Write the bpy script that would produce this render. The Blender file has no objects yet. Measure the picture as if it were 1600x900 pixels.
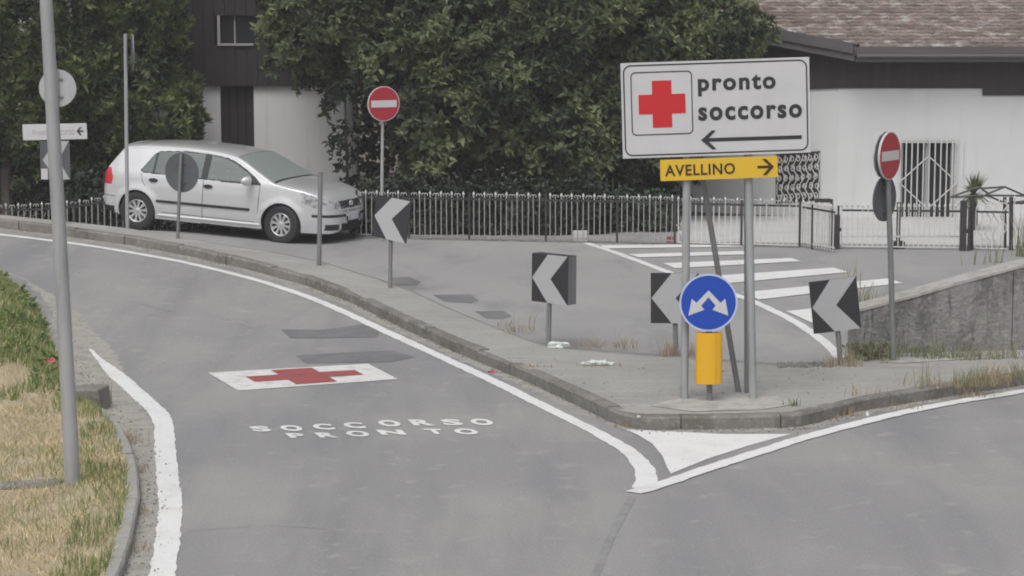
import bpy, bmesh, math, random
import numpy as np
from mathutils import Vector, Matrix
R = math.radians
rng = np.random.default_rng(7)
random.seed(7)
sc = bpy.context.scene
col = sc.collection

# ------------------------------------------------------------------ camera
F = 3600.0            # focal length in pixels of the 1600 px wide frame
H = 4.40              # camera height above the near road
PITCH = math.atan(464.0 / F)
cam_d = bpy.data.cameras.new('camera')
cam = bpy.data.objects.new('camera', cam_d)
col.objects.link(cam)
cam.location = (0, 0, H)
cam.rotation_euler = (math.pi / 2 - PITCH, 0, 0)
cam_d.sensor_width = 36.0
cam_d.lens = 36.0 * F / 1600.0
cam_d.clip_end = 2000
sc.camera = cam

# ------------------------------------------------------------------ sky and sun (overcast)
w = bpy.data.worlds.new('World')
sc.world = w
w.use_nodes = True
nt = w.node_tree
nt.nodes.clear()
sky = nt.nodes.new('ShaderNodeTexSky')
sky.sky_type = 'NISHITA'
sky.sun_disc = False
sky.sun_elevation = R(58)
sky.sun_rotation = R(200)
sky.dust_density = 6.0
sky.air_density = 1.0
sky.ozone_density = 1.0
hs = nt.nodes.new('ShaderNodeHueSaturation')
hs.inputs['Saturation'].default_value = 0.16
bg = nt.nodes.new('ShaderNodeBackground')
bg.inputs['Strength'].default_value = 0.13
wo = nt.nodes.new('ShaderNodeOutputWorld')
nt.links.new(sky.outputs[0], hs.inputs['Color'])
nt.links.new(hs.outputs[0], bg.inputs['Color'])
nt.links.new(bg.outputs[0], wo.inputs['Surface'])
sun_d = bpy.data.lights.new('sun', 'SUN')
sun_d.energy = 0.9
sun_d.angle = R(32)
sun_d.color = (1.0, 0.97, 0.93)
sun = bpy.data.objects.new('sun', sun_d)
col.objects.link(sun)
sun.location = (-10, -10, 30)
sun.rotation_euler = (R(32), 0, R(-20))
sc.view_settings.view_transform = 'Standard'
sc.view_settings.look = 'None'
sc.view_settings.gamma = 1.0
sc.view_settings.exposure = 0.0
sc.view_settings.use_curve_mapping = False
sc.cycles.filter_width = 1.9
sc.cycles.use_denoising = True
sc.cycles.max_bounces = 6
sc.cycles.transparent_max_bounces = 8

# ------------------------------------------------------------------ pixel <-> place helpers
CP, SP = math.cos(PITCH), math.sin(PITCH)
def ray(px, py):
    dx = (px - 800.0) / F
    dy = (450.0 - py) / F
    return Vector((dx, CP + dy * SP, -SP + dy * CP))
def hramp(x, y):
    """height of the ramp road: it climbs away to the left"""
    s = -0.85 * x + 0.53 * y
    t = (s - 19.3) / 0.8
    return 0.08 * (t if t > 30 else math.log1p(math.exp(t)))
def G(px, py, off=0.0):
    """point on the near road / island (height field + off)"""
    d = ray(px, py)
    z = off
    for _ in range(40):
        t = (z - H) / d.z
        z = 0.6 * z + 0.4 * (hramp(d.x * t, d.y * t) + off)
    t = (z - H) / d.z
    return Vector((d.x * t, d.y * t, z))
def Pz(px, py, z):
    d = ray(px, py)
    t = (z - H) / d.z
    return Vector((d.x * t, d.y * t, z))
def D(px, py, Y):
    d = ray(px, py)
    t = Y / d.y
    return Vector((d.x * t, Y, H + d.z * t))
def smooth(a, b, x):
    t = min(1, max(0, (x - a) / (b - a)))
    return t * t * (3 - 2 * t)
FAR = 0.10
def hfar(x, y):
    hill = 0.06 * min(3.5, max(0.0, -3.6 - x)) * (1 - smooth(40.6, 42.0, y))
    return FAR + hill - 0.5 * smooth(39.7, 42.0, y) * smooth(-4.8, -8.0, x)

# ------------------------------------------------------------------ materials
def mat(name, color, rough=0.7, metal=0.0, spec=0.5, noise=None, bump=None, coat=0.0, island=0.0):
    """noise: list of (scale, detail, color2, lo, hi) mixed over the base colour in turn"""
    m = bpy.data.materials.new(name)
    m.use_nodes = True
    n = m.node_tree
    b = n.nodes['Principled BSDF']
    b.inputs['Roughness'].default_value = rough
    b.inputs['Metallic'].default_value = metal
    b.inputs['Specular IOR Level'].default_value = spec
    b.inputs['Coat Weight'].default_value = coat
    b.inputs['Base Color'].default_value = (*color, 1)
    cur = None
    tc = None
    if noise or bump:
        tc = n.nodes.new('ShaderNodeTexCoord')
    for (scl, det, c2, lo, hi) in (noise or []):
        mp = n.nodes.new('ShaderNodeMapping')
        n.links.new(tc.outputs['Object'], mp.inputs['Vector'])
        if isinstance(scl, tuple):
            mp.inputs['Scale'].default_value = scl
        else:
            mp.inputs['Scale'].default_value = (scl, scl, scl)
        tx = n.nodes.new('ShaderNodeTexNoise')
        tx.inputs['Scale'].default_value = 1.0
        tx.inputs['Detail'].default_value = det
        tx.inputs['Roughness'].default_value = 0.6
        n.links.new(mp.outputs[0], tx.inputs['Vector'])
        mr = n.nodes.new('ShaderNodeMapRange')
        mr.inputs['From Min'].default_value = lo
        mr.inputs['From Max'].default_value = hi
        n.links.new(tx.outputs['Fac'], mr.inputs['Value'])
        mx = n.nodes.new('ShaderNodeMix')
        mx.data_type = 'RGBA'
        n.links.new(mr.outputs[0], mx.inputs['Factor'])
        if cur is None:
            mx.inputs['A'].default_value = (*color, 1)
        else:
            n.links.new(cur, mx.inputs['A'])
        mx.inputs['B'].default_value = (*c2, 1)
        cur = mx.outputs['Result']
    if island:
        ge = n.nodes.new('ShaderNodeNewGeometry')
        mr = n.nodes.new('ShaderNodeMapRange')
        mr.inputs['To Min'].default_value = 1 - island
        mr.inputs['To Max'].default_value = 1 + island
        n.links.new(ge.outputs['Random Per Island'], mr.inputs['Value'])
        mx = n.nodes.new('ShaderNodeMix')
        mx.data_type = 'RGBA'
        mx.blend_type = 'MULTIPLY'
        mx.inputs['Factor'].default_value = 1
        if cur is None:
            mx.inputs['A'].default_value = (*color, 1)
        else:
            n.links.new(cur, mx.inputs['A'])
        n.links.new(mr.outputs[0], mx.inputs['B'])
        cur = mx.outputs['Result']
    if cur is not None:
        n.links.new(cur, b.inputs['Base Color'])
    if bump:
        tx = n.nodes.new('ShaderNodeTexNoise')
        tx.inputs['Scale'].default_value = bump[0]
        tx.inputs['Detail'].default_value = 5
        n.links.new(tc.outputs['Object'], tx.inputs['Vector'])
        bp = n.nodes.new('ShaderNodeBump')
        bp.inputs['Strength'].default_value = bump[1]
        bp.inputs['Distance'].default_value = bump[2] if len(bump) > 2 else 0.02
        n.links.new(tx.outputs['Fac'], bp.inputs['Height'])
        n.links.new(bp.outputs[0], b.inputs['Normal'])
    return m

def leaf_mat(name, c1, c2, rough=0.45, scale=1.4, trans=0.25, isl=0.35):
    m = mat(name, c1, rough, noise=[(scale, 2, c2, 0.38, 0.64)], island=isl, spec=0.45)
    n = m.node_tree
    b = n.nodes['Principled BSDF']
    out = n.nodes['Material Output']
    tr = n.nodes.new('ShaderNodeBsdfTranslucent')
    src = b.inputs['Base Color'].links[0].from_socket
    n.links.new(src, tr.inputs['Color'])
    mx = n.nodes.new('ShaderNodeMixShader')
    mx.inputs[0].default_value = trans
    n.links.new(b.outputs[0], mx.inputs[1])
    n.links.new(tr.outputs[0], mx.inputs[2])
    n.links.new(mx.outputs[0], out.inputs['Surface'])
    return m

M = {}
M['asphalt'] = mat('asphalt', (0.252, 0.249, 0.255), 0.85, spec=0.3,
    noise=[((0.26, 0.20, 1), 3, (0.315, 0.31, 0.298), 0.42, 0.66), ((0.9, 0.14, 1), 4, (0.205, 0.204, 0.214), 0.46, 0.70),
           (48, 3, (0.18, 0.18, 0.18), 0.55, 0.74), (33, 2, (0.37, 0.365, 0.36), 0.59, 0.78), (3.1, 6, (0.34, 0.335, 0.32), 0.58, 0.78)],
    bump=(70, 0.25, 0.01))
M['far_asphalt'] = mat('far_asphalt', (0.275, 0.272, 0.275), 0.85, spec=0.3,
    noise=[(0.2, 4, (0.33, 0.325, 0.32), 0.40, 0.66), ((1.3, 0.5, 1), 5, (0.235, 0.235, 0.24), 0.52, 0.74), (45, 3, (0.2, 0.2, 0.2), 0.56, 0.75)],
    bump=(60, 0.25, 0.01))
M['patch'] = mat('patch_asphalt', (0.15, 0.15, 0.158), 0.85, spec=0.3, noise=[(30, 3, (0.22, 0.22, 0.22), 0.5, 0.75), (2.5, 4, (0.20, 0.2, 0.2), 0.45, 0.7)], bump=(70, 0.3, 0.01))
M['pave'] = mat('pavement_concrete', (0.33, 0.325, 0.305), 0.9, spec=0.25,
    noise=[(0.7, 5, (0.27, 0.265, 0.25), 0.42, 0.68), ((1.0, 6, 1), 4, (0.37, 0.365, 0.345), 0.5, 0.72), (14, 4, (0.21, 0.205, 0.19), 0.58, 0.76), (45, 2, (0.40, 0.39, 0.37), 0.58, 0.75)],
    bump=(40, 0.35, 0.015))
M['kerb'] = mat('kerb_stone', (0.215, 0.21, 0.193), 0.9, spec=0.25,
    noise=[(2.2, 5, (0.145, 0.14, 0.122), 0.40, 0.64), (18, 4, (0.28, 0.275, 0.255), 0.52, 0.72), (40, 2, (0.13, 0.13, 0.12), 0.60, 0.76)], bump=(35, 0.45, 0.015))
M['concrete'] = mat('wall_concrete', (0.255, 0.25, 0.24), 0.92, spec=0.2,
    noise=[((4, 4, 1.0), 6, (0.15, 0.146, 0.14), 0.44, 0.64), (9, 6, (0.32, 0.315, 0.30), 0.54, 0.70), ((18, 18, 2.0), 5, (0.12, 0.118, 0.11), 0.57, 0.70), (30, 4, (0.36, 0.35, 0.33), 0.62, 0.72)], bump=(18, 0.9, 0.03))
M['coping'] = mat('wall_coping', (0.40, 0.39, 0.365), 0.9, noise=[(6, 5, (0.27, 0.265, 0.25), 0.45, 0.7)], bump=(30, 0.4, 0.015))
M['dirt'] = mat('gutter_dirt', (0.35, 0.34, 0.315), 0.95, spec=0.1, noise=[(5, 5, (0.28, 0.265, 0.24), 0.45, 0.65), (30, 3, (0.5, 0.48, 0.44), 0.58, 0.72), (22, 3, (0.17, 0.15, 0.12), 0.6, 0.75)], bump=(40, 0.6, 0.02))
M['paint'] = mat('road_paint_white', (0.72, 0.72, 0.72), 0.6, noise=[(2.2, 6, (0.58, 0.58, 0.575), 0.50, 0.75), (11, 6, (0.45, 0.45, 0.445), 0.60, 0.74), (70, 3, (0.48, 0.48, 0.47), 0.58, 0.72), (34, 5, (0.32, 0.32, 0.32), 0.66, 0.74)], bump=(70, 0.15, 0.01))
M['paint_worn'] = mat('road_paint_worn', (0.66, 0.66, 0.655), 0.7, noise=[(5, 6, (0.46, 0.46, 0.46), 0.48, 0.70), (50, 3, (0.42, 0.42, 0.42), 0.56, 0.70), (24, 5, (0.30, 0.30, 0.30), 0.62, 0.72)], bump=(70, 0.2, 0.01))
M['paint_red'] = mat('road_paint_red', (0.34, 0.068, 0.066), 0.65, noise=[(2.5, 4, (0.24, 0.068, 0.074), 0.45, 0.7), (60, 2, (0.34, 0.12, 0.12), 0.56, 0.72), (24, 5, (0.28, 0.20, 0.20), 0.62, 0.74)])
M['galv'] = mat('galvanised_steel', (0.40, 0.41, 0.42), 0.55, metal=0.25, noise=[((6, 6, 1.2), 4, (0.31, 0.32, 0.33), 0.45, 0.68), (40, 2, (0.4, 0.41, 0.42), 0.58, 0.75)])
M['galv_dark'] = mat('galvanised_steel_dull', (0.22, 0.225, 0.23), 0.6, metal=0.2, noise=[((6, 6, 1.2), 4, (0.17, 0.175, 0.18), 0.45, 0.68)])
M['back_dark'] = mat('sign_back_dark_grey', (0.085, 0.09, 0.10), 0.6, noise=[(4, 4, (0.115, 0.12, 0.13), 0.45, 0.7)])
M['back_light'] = mat('sign_back_aluminium', (0.43, 0.44, 0.45), 0.5, noise=[(4, 4, (0.37, 0.38, 0.39), 0.45, 0.7)])
M['sign_white'] = mat('sign_white', (0.58, 0.58, 0.59), 0.4, noise=[(3, 4, (0.54, 0.54, 0.55), 0.45, 0.7)])
M['sign_grey'] = mat('sign_reflective_grey', (0.43, 0.435, 0.45), 0.4, noise=[(3, 4, (0.42, 0.425, 0.435), 0.45, 0.7)])
M['sign_black'] = mat('sign_black', (0.028, 0.027, 0.031), 0.5)
M['sign_red'] = mat('sign_red', (0.56, 0.022, 0.025), 0.4)
M['sign_red_dull'] = mat('sign_red_dull', (0.40, 0.025, 0.04), 0.4)
M['sign_blue'] = mat('sign_blue', (0.010, 0.065, 0.42), 0.4)
M['sign_blue_rim'] = mat('sign_rim_pale_blue', (0.50, 0.56, 0.72), 0.4)
M['sign_yellow'] = mat('sign_yellow', (0.72, 0.46, 0.035), 0.4)
M['sign_yellow_deep'] = mat('sign_yellow_deep', (0.74, 0.40, 0.015), 0.4)
M['brown'] = mat('sign_lettering_brown', (0.045, 0.022, 0.012), 0.5)
M['faint'] = mat('faded_lettering', (0.40, 0.40, 0.42), 0.5)
M['wall_white'] = mat('white_render', (0.62, 0.625, 0.63), 0.9, spec=0.2, noise=[(0.6, 4, (0.57, 0.575, 0.58), 0.4, 0.7), ((5, 5, 0.5), 4, (0.55, 0.55, 0.545), 0.56, 0.78)], bump=(50, 0.15, 0.01))
M['wall_bright'] = mat('white_render_bright', (0.86, 0.86, 0.87), 0.9, spec=0.2, noise=[(0.6, 4, (0.83, 0.83, 0.84), 0.4, 0.7), ((5, 5, 0.5), 4, (0.73, 0.73, 0.725), 0.56, 0.78)], bump=(50, 0.15, 0.01))  # lit copy of white_render; colour makes up for sky light lost to trees
M['pale_yard'] = mat('pale_yard_concrete', (0.50, 0.50, 0.495), 0.9, noise=[(1.2, 5, (0.44, 0.44, 0.43), 0.4, 0.7)])
M['seam'] = mat('seam_asphalt', (0.215, 0.215, 0.22), 0.85, spec=0.3, noise=[(7, 5, (0.262, 0.26, 0.264), 0.35, 0.55)], bump=(60, .3, .01))
M['timber'] = mat('dark_timber', (0.030, 0.024, 0.025), 0.65, noise=[((9, 9, 0.4), 4, (0.042, 0.034, 0.034), 0.45, 0.7)])
M['fascia'] = mat('grey_brown_fascia', (0.085, 0.078, 0.082), 0.6, noise=[((0.6, 4, 20), 3, (0.11, 0.10, 0.104), 0.45, 0.7)])
M['tile'] = mat('roof_tile', (0.185, 0.150, 0.130), 0.9, spec=0.2, noise=[((3.6, 3.6, 9), 6, (0.36, 0.345, 0.325), 0.50, 0.66), (7, 3, (0.14, 0.10, 0.08), 0.52, 0.75), (26, 3, (0.42, 0.41, 0.39), 0.60, 0.74)], island=0.22)
M['glass_dark'] = mat('window_glass', (0.025, 0.028, 0.03), 0.08, spec=0.6)
M['frame_white'] = mat('white_frame', (0.60, 0.60, 0.61), 0.5)
M['frame_pale'] = mat('pale_frame', (0.42, 0.41, 0.41), 0.6)
M['iron'] = mat('dark_iron', (0.042, 0.040, 0.042), 0.5, metal=0.1, noise=[(12, 3, (0.065, 0.055, 0.05), 0.5, 0.72)])
M['iron_grey'] = mat('grey_painted_iron', (0.30, 0.295, 0.29), 0.6, noise=[(9, 3, (0.22, 0.21, 0.20), 0.5, 0.72)])
M['iron_white'] = mat('white_painted_iron', (0.58, 0.58, 0.58), 0.5, noise=[(14, 3, (0.46, 0.45, 0.43), 0.5, 0.72)])
M['bark'] = mat('bark', (0.08, 0.065, 0.055), 0.95, noise=[((14, 14, 2), 5, (0.045, 0.037, 0.033), 0.42, 0.66)], bump=(18, 0.7, 0.03))
M['soil'] = mat('soil', (0.10, 0.085, 0.068), 0.95, noise=[(2, 5, (0.16, 0.135, 0.10), 0.4, 0.68)], bump=(12, 0.6, 0.05))
M['verge'] = mat('dry_verge_soil', (0.40, 0.33, 0.23), 0.95, noise=[(1.5, 5, (0.28, 0.24, 0.16), 0.4, 0.68), (12, 4, (0.50, 0.43, 0.31), 0.52, 0.7)], bump=(22, 0.6, 0.03))
M['magnolia'] = leaf_mat('magnolia_leaf', (0.055, 0.078, 0.040), (0.185, 0.215, 0.095), 0.55, 1.1)
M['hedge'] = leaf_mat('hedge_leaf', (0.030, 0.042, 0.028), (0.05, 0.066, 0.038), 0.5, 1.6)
M['conifer'] = leaf_mat('conifer_spray', (0.060, 0.085, 0.040), (0.20, 0.24, 0.085), 0.6, 1.9)
M['bush'] = leaf_mat('bush_leaf', (0.045, 0.075, 0.045), (0.08, 0.115, 0.06), 0.5, 2)
M['palm'] = leaf_mat('palm_leaf', (0.11, 0.14, 0.07), (0.17, 0.19, 0.10), 0.5, 3)
M['grass'] = leaf_mat('green_grass', (0.15, 0.22, 0.062), (0.25, 0.305, 0.105), 0.6, 1.6, 0.3)
M['drygrass'] = leaf_mat('dry_grass', (0.66, 0.55, 0.35), (0.48, 0.42, 0.27), 0.7, 2.2, 0.3)
M['weed'] = leaf_mat('dull_weed', (0.17, 0.20, 0.10), (0.30, 0.27, 0.15), 0.7, 3, 0.3)
M['rust_weed'] = leaf_mat('brown_weed', (0.42, 0.34, 0.22), (0.36, 0.26, 0.16), 0.7, 4, 0.3)
M['weed_dark'] = leaf_mat('scrub_leaf', (0.20, 0.20, 0.13), (0.28, 0.27, 0.17), 0.7, 3, 0.2)
M['litter'] = mat('pale_plastic', (0.62, 0.66, 0.64), 0.5, noise=[(12, 3, (0.5, 0.53, 0.5), 0.45, 0.7)])
M['litter_red'] = mat('red_wrapper', (0.38, 0.06, 0.08), 0.5, noise=[(20, 3, (0.5, 0.3, 0.3), 0.5, 0.7)])
M['car'] = mat('silver_paint', (0.66, 0.668, 0.682), 0.28, metal=0.34, coat=0.8)
M['car_trim'] = mat('black_trim', (0.022, 0.022, 0.024), 0.5)
M['car_under'] = mat('underbody', (0.012, 0.012, 0.012), 0.9)
M['tyre'] = mat('tyre_rubber', (0.028, 0.028, 0.030), 0.8, bump=(60, 0.2, 0.004))
M['rim'] = mat('alloy_rim', (0.55, 0.56, 0.57), 0.35, metal=0.5)
M['lamp_red'] = mat('tail_lamp_red', (0.55, 0.015, 0.03), 0.15, coat=1)
M['lamp_clear'] = mat('headlamp_lens', (0.62, 0.63, 0.65), 0.12, metal=0.35, coat=1, noise=[(14, 2, (0.30, 0.31, 0.33), 0.48, 0.62)])
M['plate'] = mat('number_plate', (0.66, 0.68, 0.72), 0.4, noise=[((60, 60, 25), 2, (0.35, 0.38, 0.45), 0.58, 0.68)])
M['interior'] = mat('car_interior', (0.06, 0.062, 0.066), 0.8)
g = bpy.data.materials.new('car_glass')
g.use_nodes = True
gn = g.node_tree
gn.nodes.clear()
go = gn.nodes.new('ShaderNodeOutputMaterial')
gt = gn.nodes.new('ShaderNodeBsdfTransparent')
gt.inputs[0].default_value = (0.62, 0.70, 0.67, 1)
gg = gn.nodes.new('ShaderNodeBsdfGlossy')
gg.inputs['Roughness'].default_value = 0.04
gg.inputs[0].default_value = (0.85, 0.93, 0.91, 1)
gf = gn.nodes.new('ShaderNodeFresnel')
gf.inputs[0].default_value = 3.4
gm = gn.nodes.new('ShaderNodeMixShader')
gn.links.new(gf.outputs[0], gm.inputs[0])
gn.links.new(gt.outputs[0], gm.inputs[1])
gn.links.new(gg.outputs[0], gm.inputs[2])
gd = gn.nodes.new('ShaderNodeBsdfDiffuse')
gd.inputs[0].default_value = (0.58, 0.66, 0.635, 1)  # pale diffuse colour stands in for sky reflected in the windscreen
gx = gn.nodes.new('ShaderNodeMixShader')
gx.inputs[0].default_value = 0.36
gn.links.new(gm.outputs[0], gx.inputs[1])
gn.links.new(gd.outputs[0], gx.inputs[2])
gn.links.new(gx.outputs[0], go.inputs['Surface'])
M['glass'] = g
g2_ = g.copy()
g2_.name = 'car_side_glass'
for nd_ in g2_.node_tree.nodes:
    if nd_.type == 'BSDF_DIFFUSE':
        nd_.inputs[0].default_value = (0.40, 0.46, 0.44, 1)  # fainter share of the same painted reflection on the side windows
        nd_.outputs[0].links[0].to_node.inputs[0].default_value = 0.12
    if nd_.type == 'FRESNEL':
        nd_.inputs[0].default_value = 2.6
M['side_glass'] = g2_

# ------------------------------------------------------------------ object helpers
def link(name, me, parent=None, m=None):
    o = bpy.data.objects.new(name, me)
    col.objects.link(o)
    if parent is not None:
        o.parent = parent
    if m is not None and me is not None and len(me.materials) == 0:
        me.materials.append(M[m] if isinstance(m, str) else m)
    return o
def tag(o, label=None, cat=None, group=None, kind=None):
    if label: o['label'] = label
    if cat: o['category'] = cat
    if group: o['group'] = group
    if kind: o['kind'] = kind
    return o
def thing(name, loc, label, cat, group=None, rot=(0, 0, 0)):
    o = bpy.data.objects.new(name, None)
    o.empty_display_size = 0.2
    col.objects.link(o)
    o.location = loc
    o.rotation_euler = rot
    return tag(o, label, cat, group)
def mesh(name, v, f, smooth_=False):
    me = bpy.data.meshes.new(name)
    me.from_pydata([tuple(p) for p in v], [], [tuple(q) for q in f])
    if smooth_:
        me.polygons.foreach_set('use_smooth', [True] * len(me.polygons))
    me.update()
    return me
def npmesh(name, v, f):
    """v (n,3) array, f (m,k) array of one face size"""
    me = bpy.data.meshes.new(name)
    n, k = f.shape
    me.vertices.add(len(v))
    me.vertices.foreach_set('co', np.ascontiguousarray(v, dtype=np.float32).ravel())
    me.loops.add(n * k)
    me.loops.foreach_set('vertex_index', np.ascontiguousarray(f, dtype=np.int32).ravel())
    me.polygons.add(n)
    me.polygons.foreach_set('loop_start', np.arange(0, n * k, k, dtype=np.int32))
    me.update(calc_edges=True)
    me.validate()
    return me

class MB:
    """collects simple shapes into one mesh"""
    def __init__(s):
        s.v, s.f = [], []
    def add(s, v, f):
        o = len(s.v)
        s.v += [tuple(p) for p in v]
        s.f += [tuple(i + o for i in q) for q in f]
        return s
    def box(s, x0, x1, y0, y1, z0, z1):
        v = [(x, y, z) for z in (z0, z1) for y in (y0, y1) for x in (x0, x1)]
        return s.add(v, [(0, 2, 3, 1), (4, 5, 7, 6), (0, 1, 5, 4), (2, 6, 7, 3), (0, 4, 6, 2), (1, 3, 7, 5)])
    def prism(s, pts, a, b, axis='y'):
        """polygon pts extruded from a to b; axis y: pts are (x,z); axis z: pts are (x,y)"""
        n = len(pts)
        mk = (lambda p, t: (p[0], t, p[1])) if axis == 'y' else ((lambda p, t: (p[0], p[1], t)) if axis == 'z' else (lambda p, t: (t, p[0], p[1])))
        v = [mk(p, a) for p in pts] + [mk(p, b) for p in pts]
        f = [tuple(range(n)), tuple(range(2 * n - 1, n - 1, -1))] + [(i, i + n, (i + 1) % n + n, (i + 1) % n) for i in range(n)]
        return s.add(v, f)
    def ring(s, outer, inner, a, b):
        """closed band between two equal-count outlines (x,z), from y=a (back) to y=b (front)"""
        n = len(outer)
        v = [(p[0], a, p[1]) for p in outer] + [(p[0], a, p[1]) for p in inner] + [(p[0], b, p[1]) for p in outer] + [(p[0], b, p[1]) for p in inner]
        f = []
        for i in range(n):
            j = (i + 1) % n
            f += [(i, j, n + j, n + i), (2 * n + i, 3 * n + i, 3 * n + j, 2 * n + j), (i, 2 * n + i, 2 * n + j, j), (n + i, n + j, 3 * n + j, 3 * n + i)]
        return s.add(v, f)
    def tube(s, pts, r, n=10, caps=True):
        pts = [Vector(p) for p in pts]
        rs = r if isinstance(r, (list, tuple)) else [r] * len(pts)
        o = len(s.v)
        up = None
        for i, p in enumerate(pts):
            t = (pts[min(i + 1, len(pts) - 1)] - pts[max(i - 1, 0)]).normalized()
            if up is None:
                up = Vector((0, 0, 1)) if abs(t.z) < 0.9 else Vector((0, 1, 0))
            a = t.cross(up)
            if a.length < 1e-4:
                up = Vector((1, 0, 0))
                a = t.cross(up)
            a.normalize()
            b = a.cross(t).normalized()
            up = b
            for k in range(n):
                th = 2 * math.pi * k / n
                s.v.append(tuple(p + a * (rs[i] * math.cos(th)) + b * (rs[i] * math.sin(th))))
        for i in range(len(pts) - 1):
            for k in range(n):
                k2 = (k + 1) % n
                s.f.append((o + i * n + k, o + i * n + k2, o + (i + 1) * n + k2, o + (i + 1) * n + k))
        if caps:
            s.f.append(tuple(o + k for k in range(n - 1, -1, -1)))
            s.f.append(tuple(o + (len(pts) - 1) * n + k for k in range(n)))
        return s
    def lathe(s, prof, n=24, axis='y', c=(0, 0, 0)):
        """prof: (r, t) pairs turned about the axis"""
        o = len(s.v)
        for (r, t) in prof:
            for k in range(n):
                th = 2 * math.pi * k / n
                a, b = r * math.cos(th), r * math.sin(th)
                p = (a, t, b) if axis == 'y' else (a, b, t)
                s.v.append((p[0] + c[0], p[1] + c[1], p[2] + c[2]))
        for i in range(len(prof) - 1):
            for k in range(n):
                k2 = (k + 1) % n
                s.f.append((o + i * n + k, o + i * n + k2, o + (i + 1) * n + k2, o + (i + 1) * n + k))
        return s
    def build(s, name, m, parent=None, smooth_=False):
        me = mesh(name, s.v, s.f, smooth_)
        bm = bmesh.new()
        bm.from_mesh(me)
        bmesh.ops.recalc_face_normals(bm, faces=bm.faces)
        bm.to_mesh(me)
        bm.free()
        if smooth_:
            me.set_sharp_from_angle(angle=R(40))
        return link(name, me, parent, m)
def circ(r, n=40, c=(0, 0)):
    return [(c[0] + r * math.cos(2 * math.pi * k / n), c[1] + r * math.sin(2 * math.pi * k / n)) for k in range(n)]
def rrect(x0, x1, z0, z1, r, n=6):
    out = []
    for (cx, cz, a0) in ((x1 - r, z1 - r, 0), (x0 + r, z1 - r, 90), (x0 + r, z0 + r, 180), (x1 - r, z0 + r, 270)):
        for k in range(n + 1):
            a = R(a0 + 90 * k / n)
            out.append((cx + r * math.cos(a), cz + r * math.sin(a)))
    return out
def bevel(o, w_=0.01, seg=2):
    b = o.modifiers.new('bevel', 'BEVEL')
    b.width = w_
    b.segments = seg
    b.limit_method = 'ANGLE'
    return o

_text_cache = {}
def text_mesh(s, bold=0.0, spacing=1.0):
    """flat outline mesh of a string scaled to the unit box (x 0..1, y 0..1)"""
    key = (s, bold, spacing)
    if key in _text_cache:
        return _text_cache[key]
    cu = bpy.data.curves.new('lettering', 'FONT')
    cu.body = s
    cu.offset = bold
    cu.space_character = spacing
    cu.resolution_u = 4
    cu.fill_mode = 'BOTH'
    cu.extrude = 0.001
    ob = bpy.data.objects.new('lettering', cu)
    col.objects.link(ob)
    dg = bpy.context.evaluated_depsgraph_get()
    me = bpy.data.meshes.new_from_object(ob.evaluated_get(dg))
    v = np.array([tuple(p.co) for p in me.vertices])
    f = [tuple(p.vertices) for p in me.polygons]
    bpy.data.objects.remove(ob)
    bpy.data.curves.remove(cu)
    bpy.data.meshes.remove(me)
    lo, hi = v.min(0), v.max(0)
    v = (v - lo) / np.maximum(hi - lo, 1e-6)
    _text_cache[key] = (v, f)
    return v, f
def text_on(name, s, x0, x1, z0, z1, yb, yf, m, parent, bold=0.0, spacing=1.0, slope=0.0):
    """lettering standing on a vertical panel, filling the given box"""
    v, f = text_mesh(s, bold, spacing)
    vv = [(x0 + p[0] * (x1 - x0), yb + p[2] * (yf - yb), z0 + p[1] * (z1 - z0) + slope * p[0]) for p in v]
    mb = MB()
    mb.add(vv, f)
    return mb.build(name, m, parent)

# ------------------------------------------------------------------ the ground, roads, island
def interp_path(pts):
    pts = sorted((p[0], p[1]) for p in pts)
    xs = np.array([p[0] for p in pts])
    ys = np.array([p[1] for p in pts])
    def f(x):
        if x < xs[0]:
            return float(ys[0] + (x - xs[0]) * (ys[1] - ys[0]) / (xs[1] - xs[0]) * 0.5)
        if x > xs[-1]:
            return float(ys[-1] + (x - xs[-1]) * (ys[-1] - ys[-2]) / (xs[-1] - xs[-2]))
        return float(np.interp(x, xs, ys))
    return f
def smooth_f(f, w_):
    return lambda x: sum(f(x + k * w_ / 3) * c for k, c in zip((-2, -1, 0, 1, 2), (.1, .2, .4, .2, .1)))
KERB_H = 0.14
kerb_px = [(0, 343), (100, 355), (200, 369), (300, 387), (400, 410), (480, 432), (550, 458), (603, 485), (710, 533), (767, 555), (850, 590), (900, 613), (950, 637), (977, 648), (1010, 651), (1100, 650), (1200, 648), (1249, 647), (1347, 622), (1498, 598), (1600, 583)]
far_px = [(0, 335), (110, 346), (200, 356), (274, 369), (340, 380), (420, 392), (500, 407), (600, 437), (650, 456), (700, 480), (780, 513), (850, 540), (1000, 551), (1060, 555), (1200, 567), (1315, 568), (1345, 548), (1380, 540), (1600, 535)]
kerb_w = [G(x, y, KERB_H) for x, y in kerb_px]
far_w = [G(x, y, KERB_H) for x, y in far_px]
Yk = smooth_f(interp_path([(p.x, p.y) for p in kerb_w]), 0.12)
Yf = smooth_f(interp_path([(p.x, p.y) for p in far_w]), 0.3)

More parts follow.
